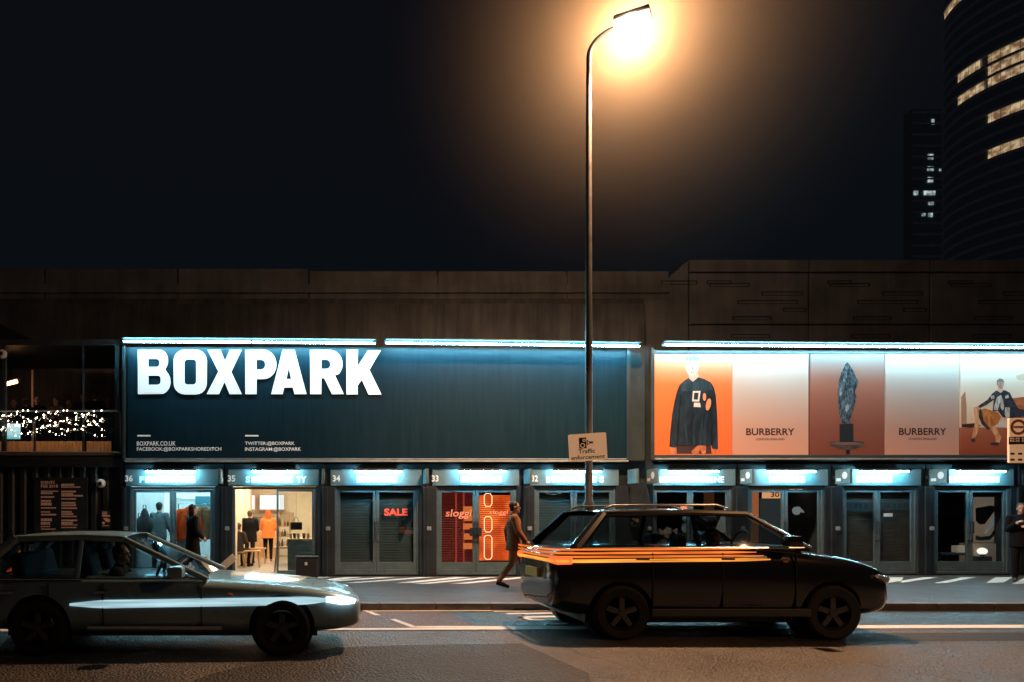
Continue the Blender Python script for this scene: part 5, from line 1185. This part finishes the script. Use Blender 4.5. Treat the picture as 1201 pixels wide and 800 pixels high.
person('customer in a bulky dark jacket, back turned, left of the orange coat', (X(293, 21.0), 21.0, .02), R(178), 1.54, {'wrL': (.12, -.2, 1.05), 'elL': (.24, -.04, 1.14), 'wrR': (-.12, -.2, 1.05), 'elR': (-.24, -.04, 1.14)},
       cloth('black_coat', (0, 0, 0)), .72, cloth('dark_trouser', (.02, .022, .028)), cloth('shoe_dark', (0, 0, 0)), hair=HAIRB, bulk=1.28)
SIT = dict(pelvis=(0, 0, .50), chest=(0, -.04, .82), neck=(0, -.05, 1.01), head=(0, -.08, 1.17), shL=(.185, -.05, .965), shR=(-.185, -.05, .965), elL=(.23, -.12, .72), elR=(-.23, -.12, .72), wrL=(.12, -.33, .68), wrR=(-.12, -.33, .68),
           hiL=(.09, -.02, .48), hiR=(-.09, -.02, .48), knL=(.12, -.42, .47), knR=(-.12, -.42, .47), anL=(.12, -.40, .085), anR=(-.12, -.40, .085), ftL=(.13, -.55, .035), ftR=(-.13, -.55, .035))
person('seated customer in dark clothes at the left edge of the open cafe door', (X(278.5, 19.6), 19.6, .02), R(150), 1.62, SIT, cloth('dark_brown', (.035, .026, .022)), .42, cloth('dark_trouser', (0, 0, 0)), cloth('shoe_dark', (0, 0, 0)), hair=HAIRB, bulk=1.1)
stool(278.5, 19.6, 'timber stool under the seated dark customer', TIMB, .43)
person('barista in a pale shirt facing out behind the cafe counter at left', (X(279, 24.35), 24.35, .02), R(8), 1.70, {'wrL': (.2, -.22, 1.05), 'wrR': (-.2, -.22, 1.05)}, cloth('pale_shirt', (.42, .46, .40)), .84, cloth('dark_trouser', (0, 0, 0)), cloth('shoe_dark', (0, 0, 0)), hair=HAIRB, skin=SKIN, vox=.011)
person('pedestrian in a tan orange coat striding behind the dark car', (X(603, 14.3), 14.3, 0), R(80), 1.72, WALK, cloth('rust_coat', (.28, .115, .055)), .76, cloth('tan_trouser', (.36, .19, .10)), cloth('brown_shoe', (.10, .05, .03)), hair=HAIRD, bulk=1.08, flare=.03)
person('person in dark clothes holding a phone at the right edge', (X(1198, 15.6), 15.6, 0), R(-40), 1.70, {'elR': (-.22, -.06, 1.16), 'wrR': (-.10, -.25, 1.30), 'elL': (.225, -.05, 1.15), 'wrL': (.08, -.26, 1.22)}, cloth('black_coat', (0, 0, 0)), .78, cloth('black_trouser', (0, 0, 0)), cloth('shoe_grey', (.06, .06, .065)), bulk=1.08)
TZ = Z(530.5, YT)
def crowd(i, px, y, h, col, lab, hair, rot, style='short', pose={}, hat=None):
    person(lab, (X(px, y), y, TZ), R(rot), h, {'wrL': (.14, -.26, 1.12), 'elL': (.24, -.05, 1.15), 'wrR': (-.16, -.24, 1.06), 'elR': (-.24, -.05, 1.15), **pose}, cloth('crowd%d' % i, col), .80, cloth('dark_trouser', (0, 0, 0)), None, hair=hair, style=style, vox=.012, group='people on the terrace', hat=hat, bulk=1.1)
crowd(1, 16, 19.6, 1.66, (.05, .05, .06), 'person in a dark top above the bright terrace screen', HAIRD, 20)
crowd(2, 43, 18.9, 1.62, (.012, .012, .015), 'person in black beside the thin mast on the terrace', HAIRD, 30, 'long')
crowd(3, 30, 18.5, 1.50, (.015, .014, .018), 'short person in black in front of the mast on the terrace', HAIRD, 190)
crowd(4, 66, 18.7, 1.56, (.16, .075, .04), 'person in a brown jacket in the middle of the terrace', HAIRB, -20, 'long')
crowd(5, 81, 19.2, 1.58, (.22, .12, .08), 'person in a rust top right of the middle of the terrace', HAIRB, 15)
crowd(6, 98, 18.9, 1.70, (.013, .013, .016), 'tall person in black standing by the second railing post', SKIN2 and HAIRD, 10)
crowd(7, 112, 18.5, 1.66, (.010, .010, .013), 'person in a black coat, back turned, at the right of the terrace', HAIRD, 185)
crowd(8, 127, 18.8, 1.55, (.03, .03, .035), 'fair haired person at the right end of the terrace', HAIRF, 175, 'long')
ph = thing('phone', 'small phone held up by the dark clothed person at the right edge', 'phone', (X(1198, 15.6) - .16, 15.42, 1.27))
b = MB(); q = Vector(ph.location); b.obox(q, (.8, -.6, 0), (.3, .4, .86), (-.5, -.68, .5), .036, .075, .005, .004); b.build('case', BLACK, ph)
b = MB(); b.obox(q + Vector((.0, .004, .004)) + Vector((.5, .68, -.5)).normalized() * .006, (.8, -.6, 0), (.3, .4, .86), (-.5, -.68, .5), .032, .068, .001); b.build('screen', emat('phone_glow', (1, .55, .4), 2.0), ph)
# ---------------------------------------------------------------- cars
TYRE = mat('tyre', (.012, .012, .013), .8, bump=.2, bscale=50); RIM = mat('rim_alloy', (.11, .11, .115), .35, metal=.8); CGL = glassmat('car_glass', (.40, .46, .48)); TRIM = mat('car_trim', (.012, .013, .015), .5)
SEATM = mat('car_seat', (.03, .03, .033), .8)
def car(label, paint, L, W, st, zbelt, cab, zroof, wheels, wr, loc, name='car', extras=None):
    """local: x forward, y across (near side = -W/2), z up from the road; st = stations (x, zbottom, ztop, halfwidth)"""
    t = thing(name, label, 'car', (0, 0, 0))
    bm = bmesh.new(); rings = []
    for (x, zb, zt, hw) in st:
        prof = [(0, zb), (hw * .55, zb), (hw * .90, zb + .02), (hw * .985, zb + (zt - zb) * .22), (hw, zb + (zt - zb) * .52), (hw * .985, zb + (zt - zb) * .74), (hw * .955, zb + (zt - zb) * .90), (hw * .86, zt - .012), (hw * .5, zt + .012), (0, zt + .02)]
        full = [(-y, z) for y, z in prof[:0:-1]][:-1] if False else None
        ring = [bm.verts.new((x, -y, z)) for y, z in prof] + [bm.verts.new((x, y, z)) for y, z in prof[-2:0:-1]]
        rings.append(ring)
    n = len(rings[0])
    for a, c in zip(rings, rings[1:]):
        for k in range(n): bm.faces.new((a[k], a[(k + 1) % n], c[(k + 1) % n], c[k]))
    bm.faces.new(rings[0]); bm.faces.new(rings[-1][::-1])
    bmesh.ops.recalc_face_normals(bm, faces=bm.faces)
    me = bpy.data.meshes.new('tmp'); bm.to_mesh(me); bm.free(); o = bpy.data.objects.new('tmp', me)
    s = o.modifiers.new('s', 'SUBSURF'); s.levels = 2; s.render_levels = 2
    cut = MB()
    for wx in wheels:
        for sy in (-1, 1): cut.lathe([(wr + .055, -.16), (wr + .055, .16)], (wx, sy * (W / 2 - .07), wr), 'Y', 40)
    bmesh.ops.recalc_face_normals(cut.bm, faces=cut.bm.faces); cm_ = bpy.data.meshes.new('tmp2'); cut.bm.to_mesh(cm_); cut.bm.free(); co = bpy.data.objects.new('tmp2', cm_)
    bo_ = o.modifiers.new('b', 'BOOLEAN'); bo_.operation = 'DIFFERENCE'; bo_.object = co; bo_.solver = 'EXACT'
    me2 = evalmesh(o); bpy.data.objects.remove(o); bpy.data.objects.remove(co)
    me2.polygons.foreach_set('use_smooth', [True] * len(me2.polygons)); me2.set_sharp_from_angle(angle=R(38)); me2.materials.clear()
    link('body', me2, paint, t)
    xb0, xt0, xp, xt1, xb1 = cab  # rear base, rear top, B pillar, front top, front base
    wb, wt = W / 2 - .09, W / 2 - .27
    zb = zbelt - .03
    for xs_, nm in (((xb1, xt1), 'windscreen'), ((xb0, xt0), 'rear_window')):
        b = MB(); b.poly([(xs_[0], -wb + .03, zb), (xs_[0], wb - .03, zb), (xs_[1], wt - .02, zroof - .035), (xs_[1], -wt + .02, zroof - .035)]); b.build(nm, CGL, t)
    for sy in (-1, 1):
        for (a0, a1, c0, c1) in ((xb0 + .10, xp - .03, xt0 + .06, xp - .03), (xp + .03, xb1 - .14, xp + .03, xt1 - .06)):
            b = MB(); b.poly([(a0, sy * wb, zb), (a1, sy * wb, zb), (c1, sy * wt, zroof - .05), (c0, sy * wt, zroof - .05)]); b.build('side_window', CGL, t)
    for sy in (-1, 1):
        b = MB(); b.tube([(xb1, sy * wb, zb), (xt1, sy * wt, zroof - .035)], [.036, .032], 8); b.tube([(xb0, sy * wb, zb), (xt0, sy * wt, zroof - .035)], [.075, .06], 8)
        b.tube([(xp, sy * wb, zb), (xp, sy * wt, zroof - .04)], .032, 8); b.tube([(xt0, sy * wt, zroof - .04), (xp, sy * (wt + .005), zroof - .02), (xt1, sy * wt, zroof - .04)], .042, 8); b.build('pillar', paint, t, True)
    b = MB(); nx, ny = 14, 10; gr = []
    for i in range(nx + 1):
        u = i / nx; x = xt0 - .03 + (xt1 - xt0 + .06) * u; row = []
        for j in range(ny + 1):
            v = -1 + 2 * j / ny; row.append(b.bm.verts.new((x, v * (wt + .02), zroof - .045 + .05 * math.sin(math.pi * (.12 + .76 * u)) + .03 * (1 - v * v))))
        gr.append(row)
    for i in range(nx):
        for j in range(ny): b.bm.faces.new((gr[i][j], gr[i + 1][j], gr[i + 1][j + 1], gr[i][j + 1]))
    b.build('roof', paint, t, True)
    for sy in (-1, 1):
        b = MB(); b.tube([(xb0 + .06, sy * (wb + .012), zb + .012), (xp, sy * (wb + .016), zb + .012), (xb1 - .08, sy * (wb + .012), zb + .012)], .012, 8); b.build('window_trim', CHROME, t, True)
        b = MB(); b.box(wheels[1] - wr - .30, wheels[1] - wr - .24, min(sy * (W / 2 - .02), sy * (W / 2 + .006)), max(sy * (W / 2 - .02), sy * (W / 2 + .006)), zbelt - .20, zbelt - .175, .004); b.build('indicator', mat('indicator_amber', (.6, .22, .03), .3), t)
    # wheels
    for wx in wheels:
        for sy in (-1, 1):
            c_ = (wx, sy * (W / 2 - .10), wr)
            b = MB(); b.lathe([(wr * .64, -.09), (wr * .9, -.105), (wr * .985, -.085), (wr, -.05), (wr, .05), (wr * .985, .085), (wr * .9, .105), (wr * .64, .09)], c_, 'Y', 36, False); w_ = b.build('wheel', TYRE, t, True)
            b = MB(); b.lathe([(wr * .66, .0), (wr * .66, sy * .07), (wr * .6, sy * .092), (wr * .57, sy * .07), (wr * .55, 0)], c_, 'Y', 36)
            for k in range(5):
                a = k * 2 * math.pi / 5 + .3; d = Vector((math.cos(a), 0, math.sin(a))); b.obox(Vector(c_) + d * wr * .32 + Vector((0, sy * .055, 0)), d, (0, 1, 0), d.cross(Vector((0, 1, 0))), wr * .30, .018, .035, .006)
            b.lathe([(.05, sy * .03), (.05, sy * .085), (.03, sy * .09)], c_, 'Y', 16); b.build('rim', RIM, w_, True)
    # seats, wheel, mirrors, handles, seams
    for sy in (-1, 1):
        b = MB(); xs_ = xp + .12; b.box(xs_, xs_ + .5, sy * .38 - .24, sy * .38 + .24, .32, .56, .06); b.obox((xs_ - .06, sy * .38, .82), (1, 0, .22), (0, 1, 0), (-.22, 0, 1), .07, .23, .32, .05); b.obox((xs_ - .16, sy * .38, 1.22 if zroof > 1.5 else 1.12), (1, 0, .22), (0, 1, 0), (-.22, 0, 1), .05, .13, .09, .03); b.build('seat', SEATM, t)
    b = MB(); xs_ = xb0 + .55; b.box(xs_, xs_ + .5, -.58, .58, .34, .58, .06); b.obox((xs_ - .05, 0, .86), (1, 0, .25), (0, 1, 0), (-.25, 0, 1), .07, .58, .28, .05); b.build('rear_seat', SEATM, t)
    b = MB(); b.box(xb1 - .55, xb1 - .05, -wb + .06, wb - .06, zb - .2, zb + .03, .05); b.build('dashboard', TRIM, t)
    b = MB(); q = Vector((xb1 - .62, -.38, zb + .05)); b.tube([q + Vector((.06 * math.sin(a), .18 * math.cos(a), .17 * math.sin(a))) for a in [2 * math.pi * i / 20 for i in range(21)]], .015, 8, False); b.build('steering_wheel', TRIM, t, True)
    for sy in (-1, 1):
        b = MB(); b.box(xb1 - .42, xb1 - .24, min(sy * (W / 2 - .04), sy * (W / 2 + .16)), max(sy * (W / 2 - .04), sy * (W / 2 + .16)), zbelt + .01, zbelt + .14, .035); b.build('wing_mirror', paint, t, True)
        for xh in (xp - .85, xp + .22):
            b = MB(); b.box(xh, xh + .17, min(sy * (W / 2 - .02), sy * (W / 2 + .02)), max(sy * (W / 2 - .02), sy * (W / 2 + .02)), zbelt - .17, zbelt - .135, .008); b.build('door_handle', CHROME, t)
    b = MB(); b.box(wheels[0] - .4, wheels[1] + .4, -W / 2 + .2, W / 2 - .2, .2, .42); b.build('underbody', TRIM, t)
    for wx in wheels:
        for sy in (-1, 1): b = MB(); b.lathe([(wr + .05, -.1), (wr + .05, .1)], (wx, sy * (W / 2 - .28), wr), 'Y', 28); b.build('arch_liner', TRIM, t)
    if extras: extras(t)
    t.location = loc
    return t
BLUEP = mat('silver_blue_paint', (.24, .37, .42), .3, metal=.2, var=.06, vscale=3, coat=.6)
DARKP = mat('dark_car_paint', (.012, .014, .020), .22, metal=.2, coat=.8)
HEADL = emat('headlight_glow', (.80, .95, 1.0), 3.4)
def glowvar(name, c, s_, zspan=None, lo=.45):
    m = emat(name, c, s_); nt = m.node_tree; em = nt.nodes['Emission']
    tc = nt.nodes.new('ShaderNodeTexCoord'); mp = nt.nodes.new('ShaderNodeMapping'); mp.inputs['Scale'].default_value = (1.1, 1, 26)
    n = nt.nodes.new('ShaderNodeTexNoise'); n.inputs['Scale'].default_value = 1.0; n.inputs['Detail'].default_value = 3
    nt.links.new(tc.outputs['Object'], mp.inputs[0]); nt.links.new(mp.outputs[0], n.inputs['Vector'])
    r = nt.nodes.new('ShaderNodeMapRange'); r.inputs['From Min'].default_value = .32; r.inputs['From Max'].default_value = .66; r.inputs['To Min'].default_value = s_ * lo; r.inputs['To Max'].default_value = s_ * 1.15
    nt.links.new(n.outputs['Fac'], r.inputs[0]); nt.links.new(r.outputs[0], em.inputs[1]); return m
WTRAIL = glowvar('white_trail_glow', (.46, .70, .78), 1.0, lo=.55)
OTRAIL = glowvar('orange_trail_glow', (1.0, .21, .035), 1.15); OTRAIL2 = glowvar('amber_trail_glow', (1.0, .34, .05), 1.4); REDL = emat('tail_glow', (1, .12, .03), 1.6)
# left saloon: near side at Y=8.1, nose at px 430
W1, L1 = 1.80, 4.55; near1 = 8.1; nose = X(428, near1)
st1 = [(0, .34, .74, .62), (.08, .28, .82, .76), (.45, .24, .87, .86), (1.1, .22, .88, .895), (2.0, .21, .875, .90), (2.7, .21, .86, .90), (3.2, .21, .83, .895), (3.8, .22, .785, .87), (4.2, .24, .73, .82), (4.45, .27, .65, .74), (4.55, .34, .57, .60)]
def ex1(t):
    y = -W1 / 2
    b = MB(); b.tube([(4.44, y + .165, .60), (4.30, y + .105, .615), (4.12, y + .055, .63)], [.03, .052, .03], 10); b.build('headlight', HEADL, t, True)
    b = MB(); b.tube([(4.44, -y - .165, .60), (4.30, -y - .105, .615), (4.12, -y - .055, .63)], [.03, .052, .03], 10); b.build('headlight', HEADL, t, True)
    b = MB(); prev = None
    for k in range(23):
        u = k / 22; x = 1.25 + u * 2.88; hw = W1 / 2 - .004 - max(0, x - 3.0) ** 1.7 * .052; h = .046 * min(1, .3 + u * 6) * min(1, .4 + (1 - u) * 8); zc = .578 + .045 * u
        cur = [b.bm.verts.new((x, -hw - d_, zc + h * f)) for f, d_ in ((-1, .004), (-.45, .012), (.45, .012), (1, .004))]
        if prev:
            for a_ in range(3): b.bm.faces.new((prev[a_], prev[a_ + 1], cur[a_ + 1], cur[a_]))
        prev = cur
    b.build('trail_strip', WTRAIL, t, True)  # added glowing band imitating a headlight trail, no real car part
    b = MB(); b.box(.0, .02, -.26, .26, .52, .64); b.build('number_plate', mat('plate_yellow', (.6, .42, .05), .5), t)
    for xx_ in (1.0, 1.62, 2.72): b = MB(); b.box(xx_ - .004, xx_ + .004, y - .002, y + .03, .30, .82); b.build('door_seam', TRIM, t)
    b = MB(); b.box(1.45, 2.95, y - .012, y + .02, .30, .345, .008); b.build('sill_trim', CHROME, t)
    for sy in (-1, 1): b = MB(); b.tube([(.05, sy * .58, .74), (.14, sy * .72, .75), (.30, sy * .80, .76)], .045, 8); b.build('tail_light', REDL, t, True)
car('pale blue grey saloon with a lit headlight and an added white strip imitating its light trail in the left foreground', BLUEP, L1, W1, st1, .875, (.05, .55, 1.30, 1.78, 2.78), 1.345, (.88, 3.62), .315, (nose - L1, near1 + W1 / 2, ROADZ), 'car', ex1)
W2, L2 = 1.86, 4.40; near2 = 9.1; tail = X(652, near2)
st2 = [(0, .42, 1.0, .66), (.06, .34, 1.12, .80), (.35, .27, 1.185, .90), (1.0, .25, 1.19, .925), (1.9, .24, 1.185, .93), (2.7, .24, 1.17, .93), (3.1, .24, 1.13, .925), (3.6, .25, 1.07, .91), (4.05, .27, .99, .86), (4.32, .31, .86, .76), (4.40, .40, .72, .62)]
def ex2(t):
    y = -W2 / 2
    # tail lamp; four added glowing strips stand in for its light trails
    k = near2 / FPX
    for i, (py0, py1, xe, r_, m) in enumerate(((645.0, 644.0, 882, .012, OTRAIL), (649.2, 647.8, 889, .014, OTRAIL), (653.6, 651.8, 896, .013, OTRAIL), (658.4, 656.2, 904, .021, OTRAIL2))):
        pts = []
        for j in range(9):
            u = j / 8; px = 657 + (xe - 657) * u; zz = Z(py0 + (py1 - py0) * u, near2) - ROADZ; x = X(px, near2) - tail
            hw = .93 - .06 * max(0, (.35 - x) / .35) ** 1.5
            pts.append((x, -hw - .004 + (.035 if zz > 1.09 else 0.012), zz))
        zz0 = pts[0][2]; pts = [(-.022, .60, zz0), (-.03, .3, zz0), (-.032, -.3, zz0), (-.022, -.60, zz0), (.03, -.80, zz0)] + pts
        b = MB(); b.tube(pts, [r_] * 13 + [r_ * .35], 8); b.build('trail_strip', m, t, True)
    for sy in (-1, 1): b = MB(); b.tube([(.02, sy * .66, 1.0), (.06, sy * .80, 1.0), (.22, sy * .885, 1.0)], [.04, .055, .045], 8); b.build('tail_light', REDL, t, True)
    for sy in (-1, 1): b = MB(); b.tube([(4.36, sy * .66, .72), (4.26, sy * .78, .76), (4.10, sy * .85, .80)], [.03, .045, .025], 10); b.build('headlight', mat('headlight_clear', (.3, .34, .36), .1, coat=.8), t, True)
    for xx_ in (1.22, 2.1, 3.02): b = MB(); b.box(xx_ - .004, xx_ + .004, y - .002, y + .03, .34, 1.10); b.build('door_seam', TRIM, t)
    b = MB(); b.box(1.2, 3.2, y - .015, y + .03, .30, .40, .012); b.build('sill_trim', mat('sill_grey', (.05, .055, .06), .4), t)
    for sy in (-1, 1): b = MB(); b.tube([(.75, sy * .60, 1.66), (.85, sy * .60, 1.70), (2.2, sy * .60, 1.71), (2.35, sy * .60, 1.66)], .014, 8); b.build('roof_rail', CHROME, t, True)
    b = MB(); b.box(-.03, .01, -.26, .26, .74, .86); b.build('number_plate', mat('plate_yellow', (0, 0, 0)), t)
car('dark estate car with four added orange strips along its flank imitating light trails', DARKP, L2, W2, st2, 1.18, (.28, .70, 1.85, 2.55, 3.25), 1.63, (.84, 3.50), .345, (tail, near2 + W2 / 2, ROADZ), 'car', ex2)

def driver(label, lx, loc, W, zs, top, hair, style='short'):
    pose = dict(SIT); dz = zs - .40
    for k_ in list(pose):
        x_, y_, z_ = pose[k_]; pose[k_] = (x_, y_, z_ + dz)
    pose.update(elL=(.24, -.22, .80 + dz), elR=(-.24, -.22, .80 + dz), wrL=(.12, -.46, .84 + dz), wrR=(-.12, -.46, .84 + dz), anL=(.12, -.72, .36), anR=(-.12, -.72, .36), ftL=(.12, -.82, .38), ftR=(-.12, -.82, .38))
    person(label, (loc[0] + lx, loc[1] - .38, loc[2]), R(90), 1.72, pose, top, .36 + dz, cloth('dark_trouser', (0, 0, 0)), cloth('shoe_dark', (0, 0, 0)), hair=hair, style=style)
driver('driver in a dark jacket at the wheel of the blue grey saloon', 1.62, (nose - L1, near1 + W1 / 2, ROADZ), W1, .36, cloth('driver_navy', (.03, .035, .05)), HAIRD)
driver('driver in a brown jacket at the wheel of the dark estate car', 2.20, (tail, near2 + W2 / 2, ROADZ), W2, .52, cloth('driver_brown', (.08, .05, .035)), HAIRB)
bpy.data.scenes.remove(SCR)
